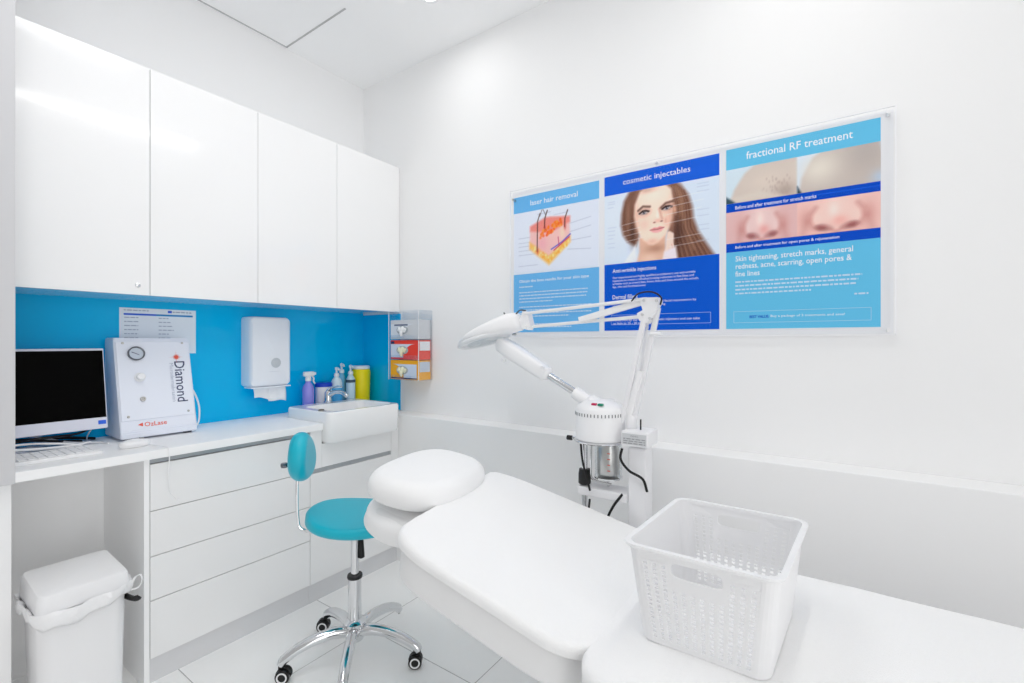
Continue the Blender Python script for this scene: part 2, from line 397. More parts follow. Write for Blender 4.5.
bm = bmesh.new(); lathe(bm, [(0, .006), (.014, .006), (.019, .003), (.02, 0)], (.385, -.39, .862), 20); obj('waste', bm, chrome_m, t, True)
bm = bmesh.new(); lathe(bm, [(.008, .0005), (.013, .006), (.017, 0)], (.441, -.612, .9762), 20); lathe(bm, [(0, .0006), (.009, .0006)], (.441, -.612, .9765), 16); obj('overflow_ring', bm, mat('overflow_dark', (110, 108, 104), .3, .6), t, True)
t = thing('mixer_tap', (.185, -.40, 0.977), 'small chrome mixer tap on the back of the basin', 'tap')
bm = bmesh.new(); lathe(bm, [(.026, 0), (.026, .006), (.021, .012), (.020, .06), (.017, .068), (0, .07)], (.185, -.40, 0.977)); obj('body', bm, chrome_m, t, True)
bm = bmesh.new(); tube(bm, cat([(.185, -.40, 1.015), (.23, -.39, 1.040), (.29, -.375, 1.042), (.325, -.368, 1.022)], 6), [.015] * 6 + [.013] * 12 + [.012], 12); obj('spout', bm, chrome_m, t, True)
bm = bmesh.new(); tube(bm, cat([(.185, -.40, 1.046), (.21, -.395, 1.065), (.26, -.383, 1.078), (.285, -.378, 1.076)], 5), [.018] * 5 + [.011] * 6 + [.008] * 5, 10, sx=.45); obj('lever', bm, chrome_m, t, True)

# ================================================================ bottles behind the basin
def bottle(name, x, y, label, parts, rot=0):
    t = thing(name, (x, y, .92), label, 'bottle', None)
    for n, prof, m in parts:
        bm = bmesh.new(); lathe(bm, prof, (x, y, .92), 24); obj(n, bm, m, t, True)
    return t
SX, SY = .085, -.468
t = bottle('spray_bottle', SX, SY, 'clear trigger spray bottle of purple liquid standing behind the basin', [
    ('body', [(0, 0), (.031, 0), (.033, .004), (.033, .135), (.030, .155), (.015, .178), (.014, .19), (0, .19)], purple_m),
    ('neck_collar', [(.0145, .186), (.017, .187), (.017, .207), (.012, .21), (0, .21)], white_pl)])
bm = bmesh.new(); box(bm, SX - .011, SX + .011, SY - .03, SY + .038, 1.135, 1.163, bev=.006); box(bm, SX - .007, SX + .007, SY - .012, SY + .012, 1.128, 1.137)
box(bm, SX - .006, SX + .006, SY + .036, SY + .05, 1.142, 1.158, bev=.003)
obj('spray_head', bm, white_pl, t, True)
bm = tube(bmesh.new(), cat([(SX, SY + .022, 1.138), (SX, SY + .036, 1.122), (SX, SY + .034, 1.104), (SX, SY + .044, 1.088)], 5), .005, 8); obj('trigger', bm, white_pl, t, True)
t = thing('wipes_tub', (.085, -.365, .92), 'round white tub with a bright blue lid behind the tap', 'tub')
bm = bmesh.new(); lathe(bm, [(0, 0), (.046, 0), (.048, .004), (.048, .15), (0, .15)], (.085, -.365, .92)); obj('tub', bm, white_pl, t, True)
bm = bmesh.new(); lathe(bm, [(.0485, .145), (.051, .146), (.051, .166), (.046, .171), (0, .173)], (.085, -.365, .92)); obj('lid', bm, bluelid_m, t, True)
def pump(x, y, h, r, m, label, lm=None):
    t = bottle('pump_bottle', x, y, label, [
        ('body', [(0, 0), (r, 0), (r + .001, .004), (r + .001, h * .62), (r * .8, h * .70), (.013, h * .76), (.012, h * .78), (0, h * .78)], m),
        ('collar', [(.014, h * .77), (.0165, h * .775), (.015, h * .84), (.006, h * .86), (.006, h * .93), (0, h * .93)], white_pl)])
    bm = bmesh.new(); tube(bm, cat([(x - .006, y, .92 + h * .955), (x + .01, y, .92 + h * .965), (x + .03, y - .006, .92 + h * .95), (x + .036, y - .008, .92 + h * .925)], 4), .0065, 8)
    lathe(bm, [(0, h * .93), (.010, h * .93), (.011, h * .98), (0, h)], (x, y, .92)); obj('nozzle', bm, white_pl, t, True)
    if lm:
        bm = bmesh.new(); a = r + .0018
        lathe(bm, [(a, h * .12), (a, h * .5)], (x, y, .92)); obj('label_band', bm, lm, t, True)
    return t
hazy = mat('hazy_plastic', (196, 222, 235), .25, coat=.3)
pump(.105, -.287, .265, .033, mat('pearl_plastic', (214, 232, 240), .3), 'white pump bottle with a light blue band beside the tub', mat('band_blue', (70, 170, 225), .5))
pump(.045, -.208, .285, .024, mat('blue_plastic', (120, 190, 220), .3), 'slim pale blue pump bottle at the back between two larger ones')
tb = pump(.112, -.188, .275, .028, hazy, 'clear pump bottle with a dark neck band next to the yellow container')
bm = bmesh.new(); lathe(bm, [(.0305, .160), (.0305, .178)], (.112, -.188, .92)); obj('neck_band', bm, mat('neck_dark', (60, 80, 96), .4), tb, True)
t = thing('sharps_container', (.085, -.083, .92), 'tall round yellow container with a white lid in the corner', 'container')
bm = bmesh.new(); lathe(bm, [(0, 0), (.052, 0), (.054, .006), (.060, .225), (.056, .238), (.05, .242), (0, .242)], (.085, -.085, .92), 32); obj('drum', bm, yellow_m, t, True)
bm = bmesh.new(); lathe(bm, [(.051, .24), (.056, .243), (.056, .258), (.05, .264), (0, .266)], (.085, -.085, .92), 32); obj('lid', bm, white_pl, t, True)

# ================================================================ towel dispenser
t = thing('paper_towel_dispenser', (.006, -.70, 1.09), 'pale rounded paper towel dispenser mounted on the blue splashback', 'dispenser')
bm = bmesh.new()
def dsec(x, ins, r): return [Vector((x, q.x, q.y)) for q in [Vector((p.x, p.y, 0)) for p in rrect(-.818 + ins, -.590 - ins, 1.095 + ins, 1.482 - ins, r, 0)]]
loft(bm, [dsec(.007, 0, .02), dsec(.085, 0, .022), dsec(.105, .004, .026), (dsec(.113, .012, .03))])
for v in bm.verts:
    if v.co.z < 1.2: v.co.x -= 0
obj('cover', bm, disp_m, t, True)
bm = bmesh.new(); lathe(bm, [(0, .004), (.024, .004), (.027, .002), (.028, 0)], (.113, -.68, 1.225), 28, Matrix.Rotation(PI / 2, 4, 'Y')); obj('window', bm, mat('disp_window', (205, 210, 214), .3), t, True)
bm = B(.03, .113, -.815, -.593, 1.088, 1.0945, bev=.002); obj('outlet_lip', bm, disp_m, t)
text(bmesh_l := bmesh.new(), '- - - - -', MX(.1135, -.715, 1.178), width=.05); obj('maker_mark', bmesh_l, inkg_m, t)
# hanging towel
bm = bmesh.new(); N = 22; K = 8; g = []
for i in range(N + 1):
    u = i / N; y = -.785 + .180 * u; row = []
    zbot = 1.035 - .035 * u + .006 * math.sin(u * 9)
    for k in range(K + 1):
        v = k / K; row.append(bm.verts.new((.07 + .014 * v + .005 * math.sin(u * 7 + v * 3) + .002 * math.sin(u * 21), y + .012 * v * (1 if u < .5 else -1) * (1 - abs(2 * u - 1)), 1.0875 + (zbot - 1.0875) * v)))
    g.append(row)
for i in range(N):
    for k in range(K): bm.faces.new((g[i][k], g[i + 1][k], g[i + 1][k + 1], g[i][k + 1]))
o = obj('paper_towel', bm, tissue_m, None, True); md = o.modifiers.new('s', 'SOLIDIFY'); md.thickness = .003
tag(o, 'white folded paper towel hanging out of the dispenser', 'paper towel')

# ================================================================ notice behind the machine
t = thing('notice_sheet', (.007, -1.195, 1.285), 'landscape white notice with a blue header bar stuck on the splashback', 'notice')
obj('sheet', B(.0062, .0068, -1.351, -1.040, 1.285, 1.502), mat('notice_paper', (243, 248, 253), .6), t)
bm = bmesh.new(); rectX(bm, .0072, -1.335, -1.21, 1.468, 1.4765); obj('header_bar', bm, bluelogo_m, t)
bm = bmesh.new(); rectX(bm, .0072, -1.21, -1.054, 1.468, 1.4765); obj('header_bar', bm, mat('bar_teal', (30, 140, 205), .5), t)
bm = bmesh.new(); rectX(bm, .0072, -1.162, -1.145, 1.484, 1.4955); obj('badge', bm, bluelogo_m, t)
bm = bmesh.new(); RX = lambda a, b, c, d: rectX(bm, .0072, a, b, c, d)
lines(RX, -1.335, -1.24, 1.493, 1, .01, .004, 1); lines(RX, -1.141, -1.06, 1.492, 1, .01, .005, 1)
for k in range(7): lines(RX, -1.333, -1.28, 1.459 - .019 * k, 1, .01, .0035, 1, seed=k); lines(RX, -1.20, -1.13, 1.459 - .019 * k, 1, .01, .0035, .6 + .1 * (k % 4), seed=k + 9)
obj('small_print', bm, inkg_m, t)

# ================================================================ all-in-one monitor, keyboard, mouse
t = thing('computer_monitor', (.16, -1.72, .92), 'white-framed computer monitor with a black screen on the bench', 'monitor')
my0, my1, mz0, mz1 = -2.01, -1.441, .985, 1.316
def tiltx(bm):
    for v in bm.verts: v.co.x -= (v.co.z - .985) * .19
    return bm
obj('housing', tiltx(B(.170, .206, my0, my1, mz0, mz1, bev=.004)), monitor_m, t)
bm = bmesh.new(); rectX(bm, .2065, my0 + .012, my1 - .004, mz0 + .046, mz1 - .009); obj('screen', tiltx(bm), screen_m, t)
bm = bmesh.new(); rectX(bm, .2066, my1 - .031, my1 - .006, mz0 + .018, mz0 + .034); obj('badge', tiltx(bm), bluelogo_m, t)
bm = B(.11, .135, -1.80, -1.70, .93, 1.12, bev=.004); box(bm, .10, .155, -1.78, -1.72, 1.08, 1.20, bev=.004); obj('neck', bm, monitor_m, t)
obj('base', B(.04, .21, -1.84, -1.68, .92, .93, bev=.004), monitor_m, t)
t = thing('keyboard', (.30, -1.70, .92), 'flat white computer keyboard on the bench in front of the monitor', 'keyboard')
obj('tray', B(.262, .425, -1.95, -1.512, .9202, .934, bev=.004), white_pl, t)
keyc = mat('key_white', (243, 243, 244), .5)
first = None
for r_ in range(5):
    for k in range(9):
        y = -1.527 - k * .0245; x = .402 - r_ * .0295
        if first is None:
            bm = B(x - .0135, x + .0135, y - .0115, y + .0115, .9342, .9375, bev=.0015, seg=1); first = obj('key', bm, keyc, t); fx, fy = x, y
        else:
            c = first.copy(); C.objects.link(c); c.location = first.location + Vector((x - fx, y - fy, 0))
t = thing('computer_mouse', (.385, -1.405, .92), 'small white computer mouse at the foot of the bench machine', 'mouse')
cushion(bm := bmesh.new(), .030, .052, .028, 2.2, .014, .006, 32, Matrix.Translation((.385, -1.405, .9202))); obj('shell', bm, white_pl, t, True)
bm = cyl(bmesh.new(), (.385, -1.388, .9505), (.385, -1.376, .9500), .006); obj('wheel', bm, grey_pl, t, True)
# cables under the monitor
rc = random.Random(8)
def cable(pts, r, m, label, name='power_cable', n=6):
    o = obj(name, tube(bmesh.new(), cat(pts, n), r, 8), m, None, True); return tag(o, label, 'cable', None)
cable([(.12, -1.98, .928), (.075, -1.83, .950), (.06, -1.70, .955), (.10, -1.56, .95), (.06, -1.45, .925)], .006, black_cab, 'thick black cable arching under the monitor')
cable([(.16, -1.93, .930), (.170, -1.80, .95), (.165, -1.68, .965), (.14, -1.58, .945), (.09, -1.50, .926)], .005, black_cab, 'black cable closer to the monitor base, ending by the machine')
cable([(.205, -1.96, .937), (.200, -1.83, .950), (.19, -1.70, .957), (.19, -1.60, .945), (.20, -1.52, .926)], .0042, white_pl, 'white cable looping in front of the black cables')
cable([(.075, -1.76, .985), (.10, -1.66, .975), (.14, -1.55, .935), (.17, -1.47, .925), (.23, -1.445, .924)], .004, white_pl, 'white lead running down toward the mouse')
cable([(.08, -1.47, 1.02), (.06, -1.455, .98), (.07, -1.475, .945), (.12, -1.49, .925)], .0025, white_pl, 'thin white wire drooping beside the right edge of the monitor')
cable([(.19, -1.90, .938), (.215, -1.78, .940), (.222, -1.69, .945), (.17, -1.62, .93)], .004, grey_pl, 'short grey cable lying behind the keyboard')
o = obj('power_adapter', B(.015, .06, -1.985, -1.86, .9202, .955, bev=.006), black_pl); tag(o, 'black power adapter brick lying under the monitor', 'adapter')
cable([(.10, -1.99, .95), (.12, -1.86, .975), (.14, -1.74, .962), (.19, -1.64, .972), (.13, -1.52, .965), (.03, -1.44, .98)], .005, black_cab, 'black cable highest in the tangle, close under the monitor housing')
cable([(.22, -1.99, .935), (.23, -1.80, .952), (.235, -1.66, .940), (.20, -1.55, .930), (.17, -1.49, .93)], .0045, white_pl, 'white cable lying lowest along the back of the keyboard')
o = cable([(.40, -1.36, .924), (.49, -1.34, .925), (.523, -1.335, .915), (.527, -1.334, .86), (.527, -1.337, .80), (.522, -1.33, .745), (.524, -1.31, .715), (.528, -1.30, .708)], .0022, white_pl, 'thin white lead hanging over the bench edge in front of the drawers')

# ================================================================ microdermabrasion machine
t = thing('microdermabrasion_machine', (.10, -1.25, .92), 'white boxy bench machine with gauge, knob and vertical blue lettering', 'machine')
ya, yb = -1.407, -1.122
def fx(z): return .23 - .095 * max(0, (z - .955)) / .405      # leaning front
bm = bmesh.new(); prof = [(.03, .930), (.2345, .930), (.2345, .954), (.2285, .956), (.2285, .960), (fx(.962), .962), (fx(1.352), 1.352), (fx(1.36) - .006, 1.361), (.035, 1.361), (.025, 1.35)]
loft(bm, [[Vector((x, ya + e, z)) for x, z in prof] for e in (0,)] + [[Vector((x, yb, z)) for x, z in prof]])
bmesh.ops.bevel(bm, geom=[e for e in bm.edges], offset=.0035, segments=2, affect='EDGES'); 
mach_m = mat('machine_white', (236, 240, 250), .35)
obj('housing', bm, mach_m, t, True)
bm = bmesh.new()
lean = math.atan(.095 / .405)
def MF(y, z, off=.001): return Matrix.Translation((fx(z) + off, y, z)) @ Matrix.Rotation(-lean, 4, 'Y') @ Matrix.Rotation(PI / 2, 4, 'Z') @ Matrix.Rotation(PI / 2, 4, 'X')
RF = lambda y, z, off=.001: Matrix.Translation((fx(z) + off, y, z)) @ Matrix.Rotation(PI / 2 - lean, 4, 'Y')
fp = bmesh.new(); box(fp, -.137, .137, 0, .348, 0, .004, bev=.0018); merge(bm, fp, MF((ya + yb) / 2, 1.004, .0005)); obj('front_panel', bm, mach_m, t)
OFF = .0052
g_ = bmesh.new(); lathe(g_, [(.026, 0), (.026, .008), (.031, .010), (.031, 0)], (0, 0, 0), 32, RF(-1.333, 1.291, OFF)); gz = obj('gauge', g_, mat('gauge_rim', (105, 108, 116), .3, .6), t, True)
g_ = bmesh.new(); lathe(g_, [(0, .004), (.026, .004)], (0, 0, 0), 32, RF(-1.333, 1.291, OFF)); obj('dial', g_, mat('dial_face', (205, 214, 226), .4), gz)
g_ = bmesh.new(); q = bmesh.new(); box(q, -.001, .001, -.012, .018, 0, .001); merge(g_, q, MF(-1.333, 1.291, OFF + .0045) @ Matrix.Rotation(1.1, 4, 'Z')); obj('needle', g_, ink_m, gz)
g_ = bmesh.new(); lathe(g_, [(.020, 0), (.020, .003), (.015, .006), (.015, .024), (.012, .027), (0, .027)], (0, 0, 0), 28, RF(-1.327, 1.187, OFF)); obj('control_knob', g_, white_pl, t, True)
g_ = bmesh.new(); lathe(g_, [(.005, .002), (.0055, .010), (.0095, .010), (.011, 0)], (0, 0, 0), 24, RF(-1.322, 1.092, OFF)); lathe(g_, [(0, .003), (.006, .003)], (0, 0, 0), 16, RF(-1.322, 1.092, OFF)); obj('hose_port', g_, steel_m, t, True)
for yy, z in ((ya + .03, 1.338), (yb - .03, 1.338), (ya + .03, 1.022), (yb - .03, 1.022)):
    g_ = bmesh.new(); lathe(g_, [(0, .002), (.004, .002), (.0055, 0)], (0, 0, 0), 12, RF(yy, z, OFF)); obj('screw', g_, steel_m, t, True)
g_ = bmesh.new(); text(g_, 'Diamond', MF(-1.150, 1.252, OFF) @ Matrix.Rotation(-PI / 2, 4, 'Z'), width=.190, height=.042, bold=.006); obj('name_lettering', g_, ink_m, t)
g_ = bmesh.new(); text(g_, 'Microdermabrasion', MF(-1.196, 1.245, OFF) @ Matrix.Rotation(-PI / 2, 4, 'Z'), width=.18, height=.015); obj('side_lettering', g_, inkg_m, t)
g_ = bmesh.new(); text(g_, 'OzLase', MX(.1855, -1.322, .993), width=.082, height=.019, bold=.006)
for v in g_.verts: v.co.x = fx(v.co.z) + .0012
a = [g_.verts.new((fx(z) + .0012, y, z)) for y, z in ((-1.328, .992), (-1.328, .976), (-1.346, .984))]; g_.faces.new(a); obj('maker_lettering', g_, red_ink, t)
g_ = bmesh.new(); q = bmesh.new(); c0 = q.verts.new((0, 0, 0))
ring = [q.verts.new((math.cos(2 * PI * k / 48) * rr, math.sin(2 * PI * k / 48) * rr, 0)) for k in range(48) for rr in [(.007 if k % 2 else (.030 if k % 12 == 0 else .016))]]
for k in range(48): q.faces.new((c0, ring[k], ring[(k + 1) % 48]))
merge(g_, q, MF(-1.181, 1.272, OFF + .0003)); obj('starburst_mark', g_, red_ink, t)
for x, y in ((.205, ya + .03), (.205, yb - .03), (.06, ya + .03), (.06, yb - .03)):
    obj('foot', bmesh.new() if False else B(x - .014, x + .014, y - .014, y + .014, .9201, .9305, bev=.002), grey_pl if y < -1.2 else mat('dark_foot', (70, 74, 80), .5), t)
o = cable([(.12, -1.119, 1.13), (.125, -1.095, 1.10), (.125, -1.072, 1.03), (.13, -1.074, .96), (.13, -1.087, .936), (.12, -1.113, .936)], .0042, white_pl, 'white cord curving down the right side of the bench machine', 'machine_cord')

# ================================================================ glove rack
t = thing('glove_box_rack', (.53, -.06, 1.11), 'clear acrylic rack on the wall holding boxes of gloves', 'rack')
rk = clear_mat('rack_acrylic', (253, 254, 255), .16, .03)
bm = B(.400, .662, -.004, -.001, 1.108, 1.535); 
for z in (1.108, 1.231, 1.355, 1.478, 1.532): box(bm, .400, .662, -.115, -.004, z, z + .003)
box(bm, .400, .403, -.115, -.004, 1.108, 1.535); box(bm, .6595, .662, -.115, -.004, 1.108, 1.535)
obj('shell', bm, rk, t)
bm = bmesh.new()
for z in (1.108, 1.231, 1.355): box(bm, .403, .659, -.118, -.1155, z, z + .03)
obj('front_lip', bm, rk, t)
bm = B(.398, .4005, -.119, -.1155, 1.108, 1.535); box(bm, .6615, .664, -.119, -.1155, 1.108, 1.535); obj('edge_strip', bm, mat('edge_haze', (236, 238, 240), .3), t)
def glove_box(z, base, side, label, kind):
    t = thing('glove_box', (.53, -.06, z), label, 'glove box', 'glove boxes in the rack')
    m1 = mat('carton_' + kind, base, .5); obj('carton', B(.4045, .6575, -.108, -.012, z, z + .118, bev=.001), m1, t)
    # oval tear opening and printed panel
    bm = bmesh.new(); pts = [(.408, .012), (.408, .094), (.625, .094)] + [(.625 - .105 * math.sin(PI / 2 * k / 10) , .094 - .082 * (1 - math.cos(PI / 2 * k / 10))) for k in range(1, 11)]; pts = pts[::-1] if kind != 'orange' else [(1.045 - q[0], q[1]) for q in pts]; bm.faces.new([bm.verts.new((x, -.1085, z + y)) for x, y in pts]); obj('print_panel', bm, mat('panel_' + kind, side, .5), t)
    bm = bmesh.new(); pts = superell(.052, .026, 2, 28); bm.faces.new([bm.verts.new((.512 + x, -.1090, z + .056 + y)) for x, y in pts]); obj('opening', bm, mat('opening_tint', (180, 186, 190), .6), t)
    cushion(bm := bmesh.new(), .040, .018, .010, 2, .005, .004, 24, Matrix.Translation((.512, -.1092, z + .058)) @ Matrix.Rotation(PI / 2, 4, 'X'), fn=lambda x, y, zz: (x, y + .004 * math.sin(x * 190), zz * (1 + .3 * math.sin(x * 230))))
    tube(bm, cat([(.512, -.117, z + .055), (.514, -.121, z + .035), (.516, -.117, z + .018)], 4), [.011] * 5 + [.008] * 3 + [.004], 8); obj('glove_cuff', bm, glove_m if kind != 'grey' else mat('white_glove', (240, 242, 244), .7), t, True)
    return t, m1
t1, _ = glove_box(1.235, (244, 66, 44), (222, 228, 240), 'red and white glove box on the middle shelf of the rack', 'red')
bm = bmesh.new(); rectY(bm, .425, .60, -.1083, 1.335, 1.3455); obj('stripe', bm, mat('stripe_navy', (30, 50, 96), .5), t1) if False else bm.free()
bm = bmesh.new(); rectX(bm, .6580, -.104, -.016, 1.290, 1.345); obj('end_panel', bm, white_pl, t1)
bm = bmesh.new(); rectY(bm, .410, .44, -.1088, 1.330, 1.346); obj('corner_print', bm, mat('stripe_navy', (30, 50, 96), .5), t1)
t2, _ = glove_box(1.112, (255, 180, 22), (214, 224, 240), 'orange and yellow glove box on the bottom shelf of the rack', 'orange')
bm = bmesh.new(); rectY(bm, .410, .64, -.1088, 1.116, 1.123); obj('stripe', bm, MATS['stripe_navy'], t2)
bm = bmesh.new(); rectX(bm, .6580, -.104, -.016, 1.160, 1.222); obj('end_panel', bm, mat('pale_panel', (205, 214, 226), .5), t2)
t3, _ = glove_box(1.359, (216, 217, 219), (226, 230, 236), 'pale grey glove box on the top shelf of the rack', 'grey')
bm = bmesh.new(); rectY(bm, .44, .56, -.1088, 1.442, 1.451); obj('stripe', bm, mat('slate', (92, 102, 128), .5), t3)

# ================================================================ posters
YP = -.012
def poster(x0, x1, label):
    t = thing('treatment_poster', ((x0 + x1) / 2, YP, 1.395), label, 'poster', 'treatment posters')
    obj('sheet', B(x0, x1, YP, YP + .0012, 1.394, 2.118 + (.006 if x0 > 1.5 else -.003)), PPW, t); return t
def flat(t, name, m, *r):
    bm = bmesh.new()
    for q in r: rectY(bm, *q)
    return obj(name, bm, m, t)
y1 = YP - .0006; y2 = YP - .0012; y3 = YP - .0018
def tx(t, name, body, x, z, m=TXW, **k): bm = bmesh.new(); text(bm, body, MY(x, y2, z), **k); return obj(name, bm, m, t)
# poster 1
x0, x1 = 1.279, 1.774
t = poster(x0, x1, 'left poster about laser hair removal, light blue with a skin cross-section')
flat(t, 'header_band', P1B, (x0, x1, y1, 2.029, 2.115)); flat(t, 'text_panel', P1B, (x0, x1, y1, 1.394, 1.702))
tx(t, 'title', 'laser hair removal', 1.385, 2.086, width=.275, height=.027, bold=.003)
tx(t, 'subtitle', 'Obtain the best results for your skin type', 1.315, 1.672, width=.405, height=.020, bold=.005)
bm = bmesh.new(); RY = lambda a, b, c, d: rectY(bm, a, y2, c, d) if False else rectY(bm, a, b, y2, c, d)
for a_ in ((1.40, 1.637, 1, .01, .007, 1, .06, 1), (1.72, 1.607, 4, .0165, .006, .5, .06, 3), (1.74, 1.53, 4, .0165, .006, .7, .06, 4), (1.66, 1.440, 2, .0165, .006, .9, .06, 6)):
    bm = bmesh.new(); lines(RY, 1.315, *a_); obj('small_print', bm, TXL, t)
p = Paint(190, 132, 1.50, (220, 226, 240)); A = 1.5
def U(u, v): return (u * A, v)
for uv in ((.30, .07), (.5, .12)): p.line([U(uv[0], uv[1]), U(uv[0] + .16, uv[1] - .01)], .004, (170, 176, 190), .7)
for k, v in enumerate((.22, .35, .52, .7)): p.line([U(.66, .30 + .13 * k), U(.92, v + .02)], .003, (165, 172, 188), .8)
for k, v in enumerate((.42, .50, .56, .63, .70, .88)): p.line([U(.06, v), U(.30, v)], .003, (165, 172, 188), .8)
blk = [U(.205, .25), U(.36, .30), U(.45, .14), U(.68, .18), U(.69, .56), U(.44, .88), U(.20, .60)]
p.poly(blk, (238, 190, 186), .02); p.poly([U(.205, .24), U(.40, .13), U(.69, .18), U(.69, .27), U(.45, .40), U(.205, .33)], (232, 138, 128), .02, .85)
p.poly([U(.20, .50), U(.44, .76), U(.69, .48), U(.69, .58), U(.44, .90), U(.20, .61)], (244, 186, 92), .03)
rr = random.Random(2)
for k in range(46):
    a, b = rr.uniform(.33, .60), rr.uniform(-.05, .07); p.ell(a * A, .42 - (a - .33) * .75 + b, .022, .026, rr.choice([(240, 122, 44), (246, 150, 66), (236, 100, 50)]), .008)
for k in range(60):
    a = rr.uniform(.22, .68); base = .55 + (1 - abs(a - .44) / .24) * .25; p.ell(a * A, base + rr.uniform(-.03, .05), .016, .02, rr.choice([(248, 206, 120), (240, 170, 70), (250, 220, 150)]), .008, al=.8)
p.glow(.36 * A, .55, .09, .12, (236, 170, 180), .8); p.glow(.60 * A, .42, .05, .10, (246, 214, 190), .8)
p.line([U(.47, .66), U(.55, .60), U(.60, .56), U(.69, .46)], .010, (86, 92, 200)); p.line([U(.50, .68), U(.57, .61), U(.68, .50)], .008, (206, 60, 90)); p.line([U(.55, .48), U(.56, .62)], .006, (190, 60, 100))
for a, b, c in ((.30, .08, .66), (.39, .05, .30), (.63, .10, .33)):
    p.line([U(a + .03, b - .02), U(a, b + .10), U(a - .005, c)], .008, (70, 44, 40)); p.glow(a * A, c, .02, .05, (190, 70, 60), .7)
p.line([U(.33, .10), U(.36, -.02), U(.40, .10)], .004, (90, 80, 84))
p.build('skin_diagram', x0 + .004, x1 - .004, y2, 1.706, 2.027, t)
# poster 2
x0, x1 = 1.801, 2.308
t = poster(x0, x1, 'middle poster about cosmetic injectables, royal blue with a long-haired woman portrait')
flat(t, 'header_band', PHB, (x0, x1, y1, 2.032, 2.122)); flat(t, 'text_panel', P2B, (x0, x1, y1, 1.396, 1.707))
tx(t, 'title', 'cosmetic injectables', 1.893, 2.096, width=.300, height=.034, bold=.002)
tx(t, 'subtitle', 'Anti-wrinkle injections', 1.842, 1.684, width=.205, height=.024, bold=.006)
tx(t, 'body_text', 'Our experienced and highly qualified practitioners use anti-wrinkle\ninjections to create a refreshed looking reduction in fine lines and\nwrinkles such as crow\'s feet, frown lines and lines around the mouth,\nlips, chin and forehead areas', 1.842, 1.648, width=.385, height=.056)
tx(t, 'subtitle', 'Dermal fillers', 1.842, 1.562, width=.120, height=.020, bold=.006)
tx(t, 'body_text', 'Dermal fillers restore volume and aid facial rejuvenation by\nsmoothing, sculpting, lifting and healing', 1.842, 1.530, width=.375, height=.026)
tx(t, 'body_text', 'Performed by our qualified cosmetic injectors and can take\nas little as 15 - 20 minutes', 1.846, 1.450, width=.385, height=.026)
flat(t, 'rule_box', TXL, (1.835, 2.275, y2, 1.4225, 1.4237), (1.835, 2.275, y2, 1.4672, 1.4684), (1.835, 1.8362, y2, 1.4225, 1.4684), (2.2738, 2.275, y2, 1.4225, 1.4684))
A = 1.56; p = Paint(250, 162, A, (212, 224, 240))
p.glow(.25, .3, .5, .6, (222, 230, 243), .7)
hair = (122, 84, 68)
# hair mass behind: left bob and long right sweep
p.poly([U(.24, .0), U(.19, .12), U(.165, .30), U(.16, .46), U(.18, .60), U(.22, .70), U(.30, .78), U(.34, .60), U(.32, .2), U(.45, -.05), U(.30, -.05)], hair, .03)
p.poly([U(.40, -.05), U(.64, -.05), U(.70, .04), U(.76, .18), U(.79, .34), U(.80, .50), U(.84, .68), U(.90, .84), U(.97, 1.02), U(.64, 1.02), U(.60, .8), U(.58, .4)], hair, .03)
for k in range(26):
    a = k / 25; p.line([U(.60 + .13 * a, .02 + .1 * a), U(.64 + .13 * a, .32), U(.62 + .17 * a, .62), U(.66 + .26 * a, 1.0)], .006, [(84, 52, 44), (176, 130, 106), (140, 98, 80), (98, 62, 50)][k % 4], .55, soft=.012)
for k in range(14):
    a = k / 13; p.line([U(.42 - .12 * a, .0 + .02 * a), U(.28 - .08 * a, .2), U(.20 + .08 * (1 - a), .45), U(.24 + .08 * (1 - a), .70)], .006, [(150, 108, 88), (92, 60, 50), (132, 92, 74)][k % 3], .6, soft=.012)
skin = (250, 220, 202)
p.glow(.66 * A, .62, .08, .30, (60, 36, 32), .75, 0); p.glow(.275 * A, .58, .05, .18, (64, 40, 34), .7)
# neck, shirt
p.poly([U(.31, .98), U(.26, 1.02), U(.18, 1.02), U(.30, .76)], (232, 236, 244), .02)
p.poly([U(.33, .66), U(.335, .86), U(.31, 1.02), U(.56, 1.02), U(.57, .64)], (226, 182, 158), .02)
p.glow(.48 * A, .84, .14, .06, (170, 118, 98), .65); p.glow(.42 * A, .97, .12, .06, (240, 206, 186), .8)
# face
face = [(.34, .02), (.42, -.05), (.55, -.04), (.615, .06), (.63, .2), (.635, .34), (.625, .46), (.60, .58), (.56, .68), (.50, .76), (.46, .785), (.42, .775), (.37, .71), (.325, .60), (.30, .48), (.285, .36), (.29, .2)]
p.poly([U(a, b) for a, b in face], skin, .02)
p.ell(.645 * A, .34, .022, .06, (220, 168, 146), .015, -8)
p.glow(.62 * A, .45, .05, .25, (206, 150, 126), .55); p.glow(.305 * A, .42, .04, .22, (218, 168, 146), .45); p.glow(.47 * A, .10, .17, .10, (252, 230, 214), .8)
p.glow(.38 * A, .49, .08, .08, (244, 190, 174), .5); p.glow(.58 * A, .48, .06, .08, (236, 180, 162), .5); p.glow(.45 * A, .74, .08, .04, (216, 164, 142), .5)
